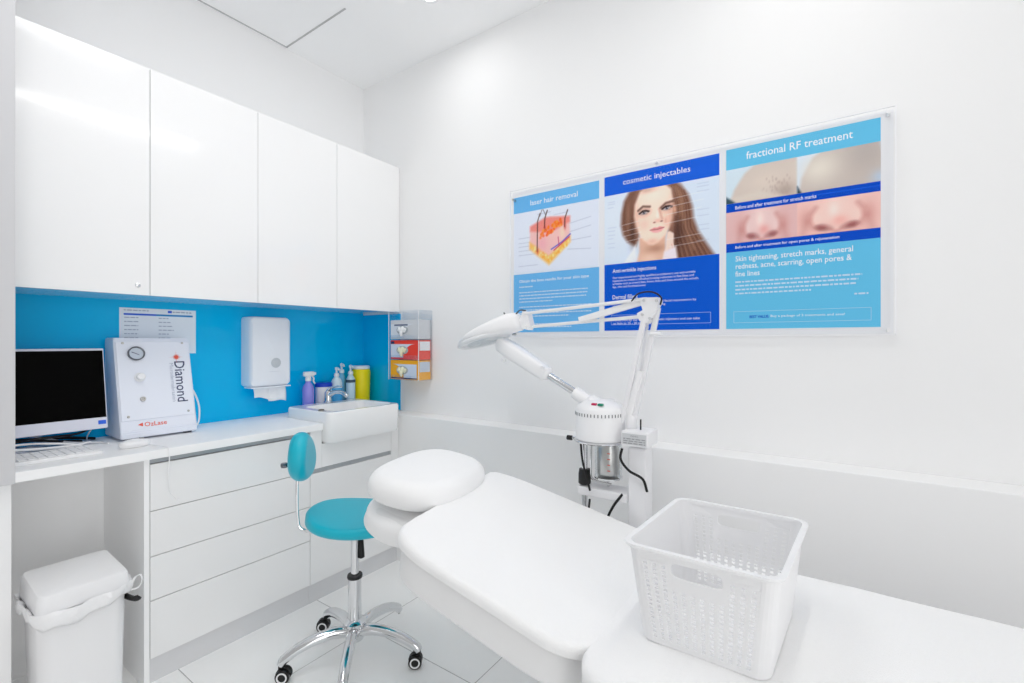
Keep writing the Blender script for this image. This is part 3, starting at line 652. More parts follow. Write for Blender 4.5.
# brows, eyes
for cx, cy, r_, s_ in ((.376, .300, -6, 1), (.578, .285, -14, -1)):
    p.ell(cx * A, cy + .02, .062, .045, (196, 146, 128), .05, r_, .75)
    p.line([((cx - .052) * A, cy - .03 + (.016 if s_ > 0 else .040)), ((cx - .01) * A, cy - .062 + (0 if s_ > 0 else .02)), ((cx + .052) * A, cy - (.045 if s_ > 0 else .055))], .013, (92, 62, 54), .9, soft=.014)
    p.ell(cx * A, cy + .028, .045, .020, (232, 232, 236), .01, r_)
    p.ell(cx * A, cy + .026, .021, .021, (92, 116, 138), .008); p.ell(cx * A, cy + .026, .010, .010, (24, 22, 28), .006)
    p.line([((cx - .038) * A, cy + .034), ((cx - .012) * A, cy + .004), ((cx + .016) * A, cy + .004), ((cx + .040) * A, cy + .020)], .007, (46, 32, 32), .95, soft=.01)
    p.line([((cx - .026) * A, cy + .048), ((cx + .026) * A, cy + .046)], .003, (130, 92, 84), .7, soft=.01)
for cx, cy in ((.376, .300), (.578, .285)):
    p.glow(cx * A, cy + .012, .060, .030, (120, 84, 78), .45); p.ell((cx + .006) * A, cy + .020, .004, .004, (240, 244, 250), .004)
    p.line([((cx - .042) * A, cy + .030), ((cx - .010) * A, cy + .002), ((cx + .018) * A, cy + .002), ((cx + .044) * A, cy + .014)], .009, (38, 26, 28), .9, soft=.01)
p.glow(.69 * A, .30, .05, .22, (168, 122, 96), .5); p.glow(.23 * A, .30, .03, .2, (164, 120, 98), .5); p.glow(.40 * A, .02, .12, .04, (164, 120, 96), .4)
p.line([U(.655, .05), U(.70, .20), U(.71, .40), U(.74, .62), U(.80, .90)], .012, (176, 134, 108), .5, soft=.03)
# nose
p.line([(0.512 * A, 0.308), (0.527 * A, 0.398), (0.537 * A, 0.448)], .012, (196, 138, 118), .7, soft=.02); p.glow(0.497 * A, 0.398, .02, .09, (254, 234, 222), .7)
p.glow(0.500 * A, 0.463, .05, .03, (232, 178, 160), .7); p.ell(0.469 * A, 0.483, .012, .007, (140, 82, 72), .01); p.ell(0.532 * A, 0.478, .013, .007, (130, 74, 66), .01); p.glow(0.567 * A, 0.478, .018, .04, (196, 140, 120), .35)
# lips
p.poly([U(0.427, 0.580), U(0.467, 0.553), U(0.492, 0.560), U(0.517, 0.547), U(0.557, 0.565), U(0.522, 0.585), U(0.472, 0.587)], (222, 142, 144), .01)
p.poly([U(0.427, 0.581), U(0.492, 0.587), U(0.557, 0.567), U(0.527, 0.615), U(0.492, 0.627), U(0.457, 0.617)], (240, 168, 168), .012)
p.line([U(0.432, 0.581), U(0.492, 0.586), U(0.552, 0.567)], .0035, (150, 78, 80)); p.glow(0.492 * A, 0.610, .03, .008, (244, 190, 188), .7)
# hand against the jaw
for k, (a, b) in enumerate((((.60, .66), (.56, 1.02)), ((.618, .68), (.60, 1.02)), ((.60, .76), (.63, 1.02)))):
    p.line([U(*a), ((a[0] + b[0]) / 2 * A + .01, .84), U(*b)], .030, (244, 214, 200), 1, soft=.012); p.line([(a[0] * A + .030, a[1] + .05), (b[0] * A + .03, 1.0)], .004, (206, 156, 142), .7, soft=.01)
p.poly([U(.555, .90), U(.655, .84), U(.67, 1.02), U(.54, 1.02)], (238, 226, 232), .02)
# leader lines and captions
for a, b, c in ((.17, .46, .43), (.18, .55, .50), (.19, .62, .60), (.2, .70, .70), (.62, .20, .80), (.62, .30, .82), (.6, .40, .84), (.58, .52, .86), (.60, .74, .88), (.62, .84, .88)):
    p.line([U(min(a, .5) if a < .5 else a - .02, b), U(a + (.16 if a < .5 else .26), b - .03)], .0022, (236, 240, 246), .75)
for v in (.10, .13, .18, .47, .52, .58, .63, .70, .76): p.line([U(.035, v), U(.035 + .05 + .03 * ((v * 100) % 3) / 2, v)], .004, (176, 188, 206), .6)
for v in (.06, .10, .16, .40, .48, .60, .66, .80): p.line([U(.83, v), U(.92, v)], .004, (176, 188, 206), .6)
p.build('portrait_print', x0 + .001, x1 - .001, y2, 1.7075, 2.0315, t)
# poster 3
x0, x1 = 2.334, 2.831
t = poster(x0, x1, 'right poster about fractional RF treatment, cyan with close-up skin and nose photos')
flat(t, 'header_band', P3B, (x0, x1, y1, 2.044, 2.127)); flat(t, 'text_panel', P3B, (x0, x1, y1, 1.396, 1.7075))
flat(t, 'caption_band', PDB, (x0, x1, y1, 1.870, 1.905)); flat(t, 'caption_band', PDB, (x0, x1, y1, 1.7076, 1.743))
flat(t, 'highlight_line', PHB, (2.60, x1, y2, 1.888, 1.8915))
tx(t, 'title', 'fractional RF treatment', 2.408, 2.104, width=.345, height=.030, bold=.005)
tx(t, 'caption', 'Before and after treatment for stretch marks', 2.368, 1.893, width=.275, height=.014, bold=.006)
tx(t, 'caption', 'Before and after treatment for open pores & rejuvenation', 2.368, 1.731, width=.345, height=.014, bold=.006)
tx(t, 'subtitle', 'Skin tightening, stretch marks, general\nredness, acne, scarring, open pores &\nfine lines', 2.368, 1.690, width=.385, height=.083, bold=.006)
bm = bmesh.new(); lines(lambda a, b, c, d: rectY(bm, a, b, y2, c, d), 2.368, 2.785, 1.588, 4, .0155, .0062, .62, seed=8); lines(lambda a, b, c, d: rectY(bm, a, b, y2, c, d), 2.757, 2.797, 1.519, 1, .01, .006, 1)
obj('small_print', bm, TXL, t)
flat(t, 'rule_box', TXL, (2.362, 2.805, y2, 1.4200, 1.4212), (2.362, 2.805, y2, 1.4648, 1.466), (2.362, 2.3632, y2, 1.42, 1.466), (2.8038, 2.805, y2, 1.42, 1.466))
tx(t, 'offer_heading', 'BEST VALUE:', 2.420, 1.449, m=PDB, width=.068, height=.011, bold=.02)
tx(t, 'offer_text', 'Buy a package of 3 treatments and save!', 2.494, 1.449, width=.235, height=.0115)
A = 3.6; p = Paint(260, 74, A, (206, 222, 232)); H2 = .5 * A
p.poly([(.02 * A, 1.05), (.06 * A, .62), (.14 * A, .18), (.22 * A, -.05), (H2, -.05), (H2, 1.05)], (206, 192, 182), .05)
p.poly([(-.1, 1.02), (-.1, .72), (.04 * A, .90), (.30, 1.05)], (60, 84, 96), .04); p.glow(.30 * A, .5, .5, .35, (218, 204, 192), .8); p.glow(.42 * A, .85, .25, .2, (160, 140, 130), .6)
for k in range(40): p.ell(rr.uniform(.26, .45) * A, rr.uniform(.4, .95), .016, .03, (176, 154, 146), .02, al=.5)
p.poly([(.15, .85), (.9, .70), (1.5, 1.0), (.4, 1.05)], (214, 202, 190), .06, .8)
p.poly([(H2, -.05), (A + .1, -.05), (A + .1, 1.05), (H2, 1.05)], (212, 224, 236), .005)
p.poly([(H2 + .02, 1.05), (H2 + .10, .60), (.60 * A, .10), (.66 * A, -.05), (.99 * A, -.05), (A + .1, .5), (A + .1, 1.05)], (196, 184, 176), .05)
p.glow(.64 * A, .42, .45, .4, (226, 218, 206), .9); p.glow(.92 * A, .2, .4, .5, (168, 160, 158), .5); p.poly([(H2, .80), (H2 + .12, 1.05), (H2, 1.05)], (50, 70, 84), .03); p.glow(A, .9, .2, .2, (180, 200, 222), .8)
p.build('skin_photo', x0, x1, y2, 1.9052, 2.0438, t)
p = Paint(260, 68, A, (228, 190, 184))
def nose(cx, wd, red, tint):
    dk = (196, 128, 122); lt = (250, 224, 216)
    p.glow(cx, .2, wd * .42, .55, tint, .95)
    for s_ in (-1, 1):      # alar wings with a crease curling round each
        p.glow(cx + s_ * wd * .56, .55, wd * .16, .30, dk, .55)
        p.ell(cx + s_ * wd * .36, .58, wd * .15, .27, tint, .10)
        p.line([(cx + s_ * wd * .40, .22), (cx + s_ * wd * .50, .40), (cx + s_ * wd * .52, .62), (cx + s_ * wd * .44, .82), (cx + s_ * wd * .34, .88)], .022, dk, .75, soft=.09)
        p.line([(cx + s_ * wd * .56, .60), (cx + s_ * wd * .66, .95)], .02, dk, .45, soft=.12)
        p.ell(cx + s_ * wd * .24, .83, wd * .105, .060, (96, 40, 42), .07, s_ * -14)
        p.glow(cx + s_ * wd * .24, .80, wd * .15, .10, (180, 92, 90), .45)
    p.ell(cx, .52, wd * .24, .36, tint, .16, 0, .9)
    p.line([(cx - wd * .13, .88), (cx - wd * .04, .95), (cx + wd * .04, .95), (cx + wd * .13, .88)], .018, dk, .7, soft=.06)
    p.glow(cx - wd * .05, .34, wd * .10, .22, lt, .75); p.glow(cx + wd * .06, .66, wd * .14, .14, red, .55); p.glow(cx, 1.02, wd * .5, .05, dk, .5)
p.poly([(-.1, -.1), (H2, -.1), (H2, 1.1), (-.1, 1.1)], (222, 182, 180), .005); nose(.26 * A, .92, (226, 140, 134), (232, 202, 198))
p.poly([(H2, -.1), (A + .1, -.1), (A + .1, 1.1), (H2, 1.1)], (234, 192, 184), .005)
C0 = p.c.copy(); nose(.745 * A, 1.15, (232, 156, 146), (240, 206, 196)); m_ = (p.X < H2)[..., None]; p.c = np.where(m_, C0, p.c)
p.build('nose_photo', x0, x1, y2, 1.7432, 1.8698, t)
# acrylic cover
t = thing('acrylic_cover_panel', (2.07, -.03, 1.37), 'wide clear acrylic panel covering the three posters', 'acrylic panel')
obj('sheet', B(1.270, 2.868, -.0325, -.0285, 1.370, 2.148), acrylic, t)
bm = B(1.268, 2.870, -.0335, -.0275, 1.366, 1.3699); box(bm, 1.268, 2.870, -.0335, -.0275, 2.1481, 2.1505); box(bm, 1.2665, 1.2698, -.0335, -.0275, 1.366, 2.1505); box(bm, 2.8682, 2.872, -.0335, -.0275, 1.366, 2.1505)
obj('polished_edge', bm, acrylic_edge, t)
obj('backing_board', B(1.272, 2.866, -.0105, -.0005, 1.372, 2.146), mat('backing_white', (240, 241, 244), .5), t)
for x, z in ((1.29, 2.10), (2.05, 2.137), (2.851, 2.13), (1.29, 1.384), (2.05, 1.384), (2.851, 1.384)):
    bm = bmesh.new(); cyl(bm, (x, -.0005, z), (x, -.037, z), .006); obj('standoff', bm, white_pl if x > 1.3 else steel_m, t, True)

# ================================================================ bin
t = thing('waste_bin', (.53, -1.61, 0), 'white rectangular lidded bin in the knee space under the desk', 'bin')
bm = bmesh.new(); loft(bm, [rrect(.430, .642, -1.716, -1.508, .04, .002), rrect(.415, .650, -1.728, -1.500, .04, .47)]); obj('body', bm, white_pl, t, True)
bm = bmesh.new()
S = [rrect(.403, .657, -1.732, -1.494, .02, .480), rrect(.403, .657, -1.732, -1.494, .02, .500), rrect(.405, .655, -1.729, -1.497, .02, .536), rrect(.409, .651, -1.725, -1.501, .02, .545), rrect(.418, .642, -1.717, -1.509, .02, .549)]
for q in S[2:]:
    for v in q: v.z -= (v.x - .53) * .06
obj('lid', loft(bm, S), white_pl, t, True)
bm = tube(bmesh.new(), cat([(.59, -1.505, .440), (.635, -1.490, .432), (.668, -1.478, .432), (.676, -1.488, .445)], 5), [.011] * 16, 8, sx=.6); obj('handle', bm, black_pl, t, True)
# liner overhanging the rim: ruffled skirt
def resample(P, n):
    P = P + [P[0]]; D = [0]
    for a, b in zip(P, P[1:]): D.append(D[-1] + (b - a).length)
    out = []; k = 0
    for i in range(n):
        d = D[-1] * i / n
        while D[k + 1] < d: k += 1
        f = (d - D[k]) / max(1e-9, D[k + 1] - D[k]); out.append(P[k].lerp(P[k + 1], f))
    return out
bm = bmesh.new(); rows = []
N = 120
for j, (z, g_) in enumerate(((.472, .004), (.486, .010), (.492, .018), (.472, .020), (.452, .014), (.442, .008))):
    base = resample(rrect(.410, .652, -1.728, -1.500, .04, z, 8), 140); row = []
    for i, q in enumerate(base):
        c = Vector((.529, -1.621, z)); d = (q - c).normalized(); a = 2 * PI * i / len(base)
        amp = g_ + .0035 * math.sin(9 * a + j) + .002 * math.sin(23 * a + 2 * j) + .003 * (j > 0)
        zz_ = z + (.014 * math.sin(3 * a + 1) + .006 * math.sin(11 * a)) * (j / 5)
        row.append(bm.verts.new((q.x + d.x * amp, q.y + d.y * amp, zz_)))
    rows.append(row)
for a, b in zip(rows, rows[1:]):
    n = len(a)
    for k in range(n): bm.faces.new((a[k], a[(k + 1) % n], b[(k + 1) % n], b[k]))
o = obj('bin_liner', bm, bag_m, None, True, origin=(.53, -1.61, .40)); tag(o, 'white plastic liner bag ruffled around the rim of the bin', 'bin liner')
o.modifiers.new('s', 'SOLIDIFY').thickness = .001
bm = tube(bmesh.new(), cat([(.650, -1.490, .465), (.660, -1.474, .470), (.664, -1.464, .492), (.660, -1.468, .512), (.650, -1.480, .505), (.645, -1.488, .485)], 5), .006, 8, sx=.4); k_ = obj('tie_loop', bm, bag_m, o, True)

# ================================================================ stool
HX, HY = 1.030, -.838
t = thing('swivel_stool', (HX, HY, 0), 'teal vinyl stool with back pad on a chrome five-arm base with castors', 'stool')
bm = bmesh.new(); lathe(bm, [(0, .090), (.036, .090), (.038, .095), (.038, .150), (.047, .155), (.047, .165), (.030, .172), (.026, .178), (0, .178)], (HX, HY, 0), 32); obj('hub', bm, chrome_m, t, True)
bm = bmesh.new(); cyl(bm, (HX, HY, .17), (HX, HY, .350), .0265); obj('outer_column', bm, chrome_m, t, True)
bm = bmesh.new(); lathe(bm, [(0, .347), (.030, .347), (.032, .353), (.030, .361), (0, .361)], (HX, HY, 0), 28); obj('collar_ring', bm, black_pl, t, True)
bm = bmesh.new(); cyl(bm, (HX, HY, .355), (HX, HY, .552), .0165); obj('gas_lift', bm, chrome_m, t, True)
for k in range(5):
    a = math.radians(26 + 72 * k); dx, dy = math.cos(a), math.sin(a)
    pts = [(HX + dx * r_, HY + dy * r_, z) for r_, z in ((.03, .128), (.09, .136), (.16, .128), (.22, .110), (.268, .084), (.281, .066))]
    pp = cat(pts, 5); bm = tube(bmesh.new(), pp, [.024 - .007 * i / len(pp) for i in range(len(pp))], 14); obj('leg', bm, chrome_m, t, True)
    cx, cy = HX + dx * .281, HY + dy * .281
    bm = bmesh.new(); cyl(bm, (cx, cy, .048), (cx, cy, .070), .0055); 
    if k == 1: obj('castor_stem', bm, steel_m, t, True); continue
    co = obj('castor', bm, steel_m, t, True)
    co.name = 'castor'
    ca = a + math.radians((200, 0, 60, 150, 100)[k]); ex, ey = math.cos(ca), math.sin(ca); nx, ny = -ey, ex
    wx, wy = cx + ex * .012, cy + ey * .012
    # align wheel axle roughly facing the camera so discs read
    nx, ny = (.62, -.78) if k in (0, 3, 2) else (.75, -.66)
    bm = bmesh.new(); R_ = Vector((0, 0, 1)).rotation_difference(Vector((nx, ny, 0))).to_matrix().to_4x4()
    for s_ in (-1, 1): lathe(bm, [(.011, .006 * s_), (.0255, .006 * s_), (.0275, .009 * s_), (.0275, .019 * s_), (.0255, .0215 * s_), (.021, .0215 * s_)], (wx, wy, .0275), 28, R_)
    obj('tyre', bm, black_pl, co, True)
    bm = bmesh.new()
    for s_ in (-1, 1): lathe(bm, [(.0205, .0210 * s_), (.0205, .0235 * s_), (.0155, .0235 * s_), (.0145, .021 * s_)], (wx, wy, .0275), 28, R_)
    obj('rim', bm, white_pl, co, True)
    bm = bmesh.new()
    for s_ in (-1, 1): lathe(bm, [(0, .0220 * s_), (.0148, .0215 * s_), (.0148, .018 * s_), (0, .018 * s_)], (wx, wy, .0275), 28, R_)
    obj('wheel_cap', bm, black_pl, co, True)
    bm = bmesh.new(); lathe(bm, [(.0290 * math.cos(b_), .0) for b_ in (0,)] + [(.029, -.010), (.029, .010), (.024, .010), (.024, -.010), (.029, -.010)], (wx, wy, .0295), 28, R_)
    bm2 = [v for v in bm.verts if v.co.z < .034]; bmesh.ops.delete(bm, geom=bm2, context='VERTS'); cyl(bm, (cx, cy, .046), (cx, cy, .062), .010); obj('hood', bm, black_pl, co, True)
# seat, slightly dished
bm = cushion(bmesh.new(), .225, .195, .042, 2.1, .021, .004, 72, Matrix.Translation((HX + .012, HY + .022, .584)) @ Matrix.Rotation(math.radians(25), 4, 'Z'),
    fn=lambda x, y, z: (x, y, z + (.022 * (x / .2) ** 2 if z > .03 else .008 * (x / .2) ** 2) - .01))
obj('seat', bm, teal_m, t, True)
bm = B(HX - .07, HX + .07, HY - .05, HY + .07, .548, .561, bev=.004); obj('seat_plate', bm, black_pl, t)
lx, ly = HX + .012, HY + .020
bm = tube(bmesh.new(), [(lx - .03, ly - .02, .555), (lx, ly, .542), (lx + .004, ly + .003, .505)], .004, 8)
loft(bm, [[Vector((lx + q[0], ly + q[1], z)) for q in superell(a_, .010, 4, 16)] for a_, z in ((.007, .512), (.010, .502), (.018, .446), (.019, .432), (.015, .428))]); obj('height_lever', bm, black_pl, t, True)
n_ = Vector((.70, .714, 0)).normalized(); sd = Vector((-n_.y, n_.x, 0))
bx, by = HX - n_.x * .218, HY - n_.y * .218
bm = tube(bmesh.new(), cat([(HX - .05, HY - .05, .560), (HX - .13, HY - .135, .560), (bx + .02, by + .02, .558), (bx, by, .574), (bx - .006, by - .006, .62), (bx - .008, by - .008, .72), (bx - .006, by - .006, .86)], 6), .0065, 10); obj('back_rod', bm, chrome_m, t, True)
Mp = Matrix(((sd.x, 0, n_.x, bx - .022), (sd.y, 0, n_.y, by - .022), (0, 1, 0, .868), (0, 0, 0, 1))) @ Matrix.Rotation(math.radians(-25), 4, 'Z')
bm = cushion(bmesh.new(), .120, .098, .070, 2.1, .034, .006, 56, Mp, fn=lambda x, y, z: (x, y, z + .8 * x * x + .2 * y * y))
obj('back_pad', bm, teal_m, t, True)
kx, ky = bx - n_.x * .060, by - n_.y * .060
bm = cyl(bmesh.new(), (bx - n_.x * .02, by - n_.y * .02, .835), (kx, ky, .835), .006); lathe(bm, [(0, 0), (.012, 0), (.015, .004), (.015, .014), (.012, .018), (0, .018)], (kx, ky, .826), 8); obj('back_knob', bm, mat('dark_chrome', (120, 124, 132), .2, .9), t, True)

# ================================================================ treatment bed
NY, FY = -1.158, -.458     # near and far edges
JX = 2.255                 # joint between seat and backrest
def topz(x):               # upper surface of the bed along its length
    if x >= JX: return .648
    return .648 + (JX - x) * .190
t = thing('treatment_bed', (2.5, -.81, 0), 'white padded treatment bed with raised backrest in the foreground', 'treatment bed')
def section(x0, x1, z0, z1, e, n=10):
    """padded slab from x0 to x1, upper height z0->z1"""
    L = x1 - x0; a = math.atan2(z1 - z0, L); Ls = math.hypot(L, z1 - z0)
    return Matrix.Translation(((x0 + x1) / 2, (NY + FY) / 2, (z0 + z1) / 2)) @ Matrix.Rotation(-a, 4, 'Y'), Ls
M_, Ls = section(1.595, JX - .004, topz(1.595), topz(JX), 0)
def head_taper(x, y, z):
    q = (y + .35) / .70
    return (x - .10 * q * max(0, (-x - .0) / .33), y * (1 - .08 * max(0, (-x - .18) / .15) ** 2), z)
bm = cushion(bmesh.new(), Ls / 2 - .012, (FY - NY) / 2, .120, 7, .020, 0, 140, M_ @ Matrix.Translation((0, 0, -.126)), fn=head_taper); obj('backrest', bm, vinyl_w, t, True)
bm = cushion(bmesh.new(), .90, (FY - NY) / 2 + .03, .120, 16, .020, 0, 140, Matrix.Translation((JX + .910, (NY + FY) / 2 - .03, .527))); obj('seat_section', bm, vinyl_w, t, True)
bm = cushion(bmesh.new(), .185, .205, .065, 3, .028, 0, 72, Matrix.Translation((1.435, -.80, .672)) @ Matrix.Rotation(math.radians(4), 4, 'Y')); obj('headrest', bm, vinyl_w, t, True)
bm = B(1.50, 1.75, -.92, -.90, .64, .66); box(bm, 1.50, 1.75, -.72, -.70, .64, .66); obj('headrest_bracket', bm, steel_m, t)
bm = B(2.25, 3.95, -1.08, -.54, .46, .526, bev=.005); obj('frame', bm, white_metal, t)
bm = B(2.55, 3.30, -.98, -.64, .10, .459, bev=.02); obj('lift_column', bm, white_metal, t, True)
bm = B(2.42, 3.60, -1.06, -.56, .0, .10, bev=.02); obj('base', bm, white_metal, t, True)
# sheets over backrest and seat: draped grids with rounded folds
def wob(x, y): return .0018 * math.sin(7 * x + 3 * y) + .0012 * math.sin(17 * x - 9 * y + 1) + .0010 * math.sin(31 * y + 5 * x) + .0016 * math.sin(24 * (x + .5 * y)) * math.exp(-((y + .6) / .12) ** 2)
def sheet(name, label, x0, x1, NXn, ny0, fy0, near, far, headcut, footcut, seat):
    bm = bmesh.new(); g = []; NY_ = 64; r = .016
    for i in range(NXn + 3):
        f = min(max(i - 1, 0), NXn) / NXn; x = x0 + (x1 - x0) * f; row = []
        end = (i == 0 or i == NXn + 2)
        hx = max(0, (x0 + .15 - x) / .15); fx_ = max(0, (x - x1 + .12) / .12)
        hy = headcut * (1 - math.sqrt(max(0, 1 - hx ** 2))); fy_ = footcut * (1 - math.sqrt(max(0, 1 - fx_ ** 2)))
        ny, fy = ny0 + hy + fy_, fy0 - hy - fy_ * .3
        wave = (.010 * math.sin(9.5 * x) + .007 * math.sin(21 * x + 1)) * (min(1, max(0, (x - JX) * 2)) if seat else 0)
        for j in range(NY_ + 1):
            v = j / NY_; y_ap = ny + (fy - ny) * v; xs_ = x - (0 if seat else .13 * ((y_ap - NY) / (FY - NY)) * max(0, (1.95 - x) / .33))
            z0 = (.651 if seat else topz(xs_)) + .004 - (.012 if end else 0) - (.004 * math.exp(-((x - JX) / .03) ** 2))
            if v < .14:
                q = 1 - v / .14; a = min(1, q * 2) * PI / 2; y = ny + r - r * math.sin(a) - abs(wave) * max(0, q - .5); z = z0 - r + r * math.cos(a) - max(0, q - .5) * 2 * near
            elif v > .86:
                q = (v - .86) / .14; a = min(1, q * 2) * PI / 2; y = fy - r + r * math.sin(a) + wave * min(1, q * 1.5); z = z0 - r + r * math.cos(a) - max(0, q - .5) * 2 * far
            else:
                q = (v - .14) / .72; y = ny + r + (fy - ny - 2 * r) * q + wave * q ** 6; z = z0
            xx = x
            if not seat: xx -= .13 * ((y - NY) / (FY - NY)) * max(0, (1.95 - x) / .33)
            row.append(bm.verts.new((xx, y, z + wob(x, y) * (1 if .14 < v < .86 else .3))))
        g.append(row)
    for a, b in zip(g, g[1:]):
        for j in range(NY_): bm.faces.new((a[j], b[j], b[j + 1], a[j + 1]))
    o = obj(name, bm, towel_m, None, True, sharp=80); md = o.modifiers.new('s', 'SOLIDIFY'); md.thickness = .003; md.offset = 1
    return tag(o, label, 'sheet')
sheet('backrest_sheet', 'white towelling sheet stretched over the raised backrest of the bed', 1.625, JX + .004, 70, NY - .004, FY + .004, .012, .012, .05, .10, False)
sheet('seat_sheet', 'white towelling sheet over the flat seat of the bed under the basket', JX - .010, 4.08, 110, NY - .062, FY + .002, .10, .13, .07, .01, True)
# cover on the headrest: soft skirt
bm = cushion(bmesh.new(), .197, .218, .085, 3, .030, .002, 96, Matrix.Translation((1.430, -.80, .664)) @ Matrix.Rotation(math.radians(4), 4, 'Y'),
    fn=lambda x, y, z: (x * (1 + .02 * math.sin(9 * math.atan2(y, x))) - (.012 if z < .03 else 0), y * (1 + .02 * math.sin(7 * math.atan2(y, x))) , z - (.02 * (abs(y) / .2) ** 3)))
o = obj('headrest_cover', bm, towel_m, None, True); tag(o, 'loose white towelling cover on the headrest beneath the pillow', 'headrest cover')
bm = cushion(bmesh.new(), .178, .236, .105, 2.8, .050, .008, 96, Matrix.Translation((1.405, -.780, .766)) @ Matrix.Rotation(math.radians(6), 4, 'Y') @ Matrix.Rotation(math.radians(8), 4, 'Z'),
    fn=lambda x, y, z: (x, y, z + .003 * math.sin(14 * x + 3) * math.sin(11 * y)), rings=10)
o = obj('pillow', bm, towel_m, None, True); tag(o, 'thick oval white pillow in a towelling cover at the head of the bed', 'pillow')

# ================================================================ laundry basket
t = thing('laundry_basket', (2.46, -.85, .655), 'white plastic perforated laundry basket with oval handles standing on the bed', 'basket')
BX, BY, BZ, BH = 2.471, -.861, .661, .225
def bdim(v): return (.132 + .023 * v, .161 + .027 * v)        # half sizes in x and y
def bpt(side, s, v, off=0):                                    # side 0 front(-y) 1 right 2 back 3 left ; s in -1..1 along the flat
    a, b = bdim(v); r = .030; z = BZ + BH * v
    if side == 0: return Vector((BX + s * (a - r), BY - b + off, z))
    if side == 2: return Vector((BX - s * (a - r), BY + b - off, z))
    if side == 1: return Vector((BX + a - off, BY + s * (b - r), z))
    return Vector((BX - a + off, BY - s * (b - r), z))
def wall_grid(bm, side, holes):
    """faces of one side; holes = column count"""
    if holes:
        W2 = bdim(.5)[0] - .030; ncol, nrow = 12, 17; pitch = 2 / ncol; hw = .0043 / W2
        su = [-1.0]
        for c in range(ncol): m = -1 + pitch * (c + .5); su += [m - hw, m + hw]
        su.append(1.0)
        vz = [0.0, .05]; vp = .80 / nrow; 
        for r_ in range(nrow): vz += [.05 + vp * (r_ + .22), .05 + vp * (r_ + .78)]
        vz += [.865]
        # handle cell spans columns 4..9 and rows above .60
        hs0, hs1 = su[6] + 0, su[19]; hv0 = [v for v in vz if v > .60][0]; hv0 = min(vz, key=lambda q: abs(q - .615))
        for i in range(len(su) - 1):
            for j in range(len(vz) - 1):
                s0, s1, v0, v1 = su[i], su[i + 1], vz[j], vz[j + 1]
                if i % 2 == 1 and j % 2 == 1 and j > 0 and j < len(vz) - 2 and j >= 1: 
                    if (j - 1) >= 0 and (j % 2 == 1) is False: pass
                hole = (i % 2 == 1) and (j >= 2) and (j % 2 == 0) and (j < len(vz) - 1)
                inh = (s0 >= hs0 - 1e-6 and s1 <= hs1 + 1e-6 and v0 >= hv0 - 1e-6)
                if inh: continue
                if hole: continue
                bm.faces.new([bm.verts.new(bpt(side, *q)) for q in ((s0, v0), (s1, v0), (s1, v1), (s0, v1))])
        # upper strip and handle
        for s0, s1 in ((-1, hs0), (hs1, 1)):
            bm.faces.new([bm.verts.new(bpt(side, *q)) for q in ((s0, .865), (s1, .865), (s1, .985), (s0, .985))])
        N = 40; cs, cv = (hs0 + hs1) / 2, .785; hw_, hh = (hs1 - hs0) / 2, .37 / 2; cv = (hv0 + .985) / 2; hh = (.985 - hv0) / 2
        W_ = W2 * hw_; ih = .070; iw = .80 * hw_
        outer, inner = [], []
        for k in range(N):
            a = 2 * PI * (k + .5) / N; c, s_ = math.cos(a), math.sin(a); m = max(abs(c), abs(s_)); outer.append((cs + hw_ * c / m, cv + hh * s_ / m))
            # stadium
            L_ = iw * W2 - ih * BH; x = math.copysign(max(0, 0), c); q = superell_pt(iw * W2, ih * BH, 4.5, a); inner.append((cs + q[0] / W2, cv + .02 + q[1] / BH))
        vo = [bm.verts.new(bpt(side, *q)) for q in outer]; vi = [bm.verts.new(bpt(side, *q)) for q in inner]
        for k in range(N): bm.faces.new((vo[k], vo[(k + 1) % N], vi[(k + 1) % N], vi[k]))
        # corners of the outer rectangle
        for sx_, sv in ((1, 1), (-1, 1), (-1, -1), (1, -1)):
            cq = (cs + hw_ * sx_, cv + hh * sv); near = sorted(range(N), key=lambda k: (outer[k][0] - cq[0]) ** 2 / hw_ ** 2 + (outer[k][1] - cq[1]) ** 2 / hh ** 2)[:2]
            bm.faces.new((vo[near[0]], vo[near[1]], bm.verts.new(bpt(side, *cq))))
    else:
        bm.faces.new([bm.verts.new(bpt(side, *q)) for q in ((-1, 0), (1, 0), (1, .985), (-1, .985))])
def superell_pt(a, b, n, t_):
    c, s = math.cos(t_), math.sin(t_); return (a * math.copysign(abs(c) ** (2 / n), c), b * math.copysign(abs(s) ** (2 / n), s))
bm = bmesh.new()
for s_ in range(4): wall_grid(bm, s_, s_ in (0, 2))
def bring(v, off, z=None, r=.030):
    a, b = bdim(v); return rrect(BX - a - off, BX + a + off, BY - b - off, BY + b + off, r + off * .5, BZ + BH * v if z is None else z, 6)
lo, hi = bring(0, 0), bring(.985, 0)
for c in range(4):
    idx = list(range(c * 7, c * 7 + 7))
    for k in idx[:-1]: bm.faces.new([bm.verts.new(q) for q in (lo[k], lo[k + 1], hi[k + 1], hi[k])])
bmesh.ops.remove_doubles(bm, verts=bm.verts, dist=.0004)
o = obj('body', bm, basket_m, t, False); md = o.modifiers.new('s', 'SOLIDIFY'); md.thickness = .0022; md.offset = 0
bm = bmesh.new(); loft(bm, [bring(0, -.002, BZ - .001), bring(0, -.001, BZ + .003)]); obj('bottom', bm, basket_m, t)
bm = bmesh.new(); z = BZ + BH
S = [bring(.985, .001, z - .010), bring(.985, .006, z - .010), bring(1, .010, z - .004), bring(1, .009, z), bring(1, -.003, z), bring(1, -.004, z - .010)]
loft(bm, S + [S[0]], cap=False); obj('rim', bm, basket_m, t, True)
for ch in t.children:
    for v in ch.data.vertices: v.co.x += .065 * v.co.y

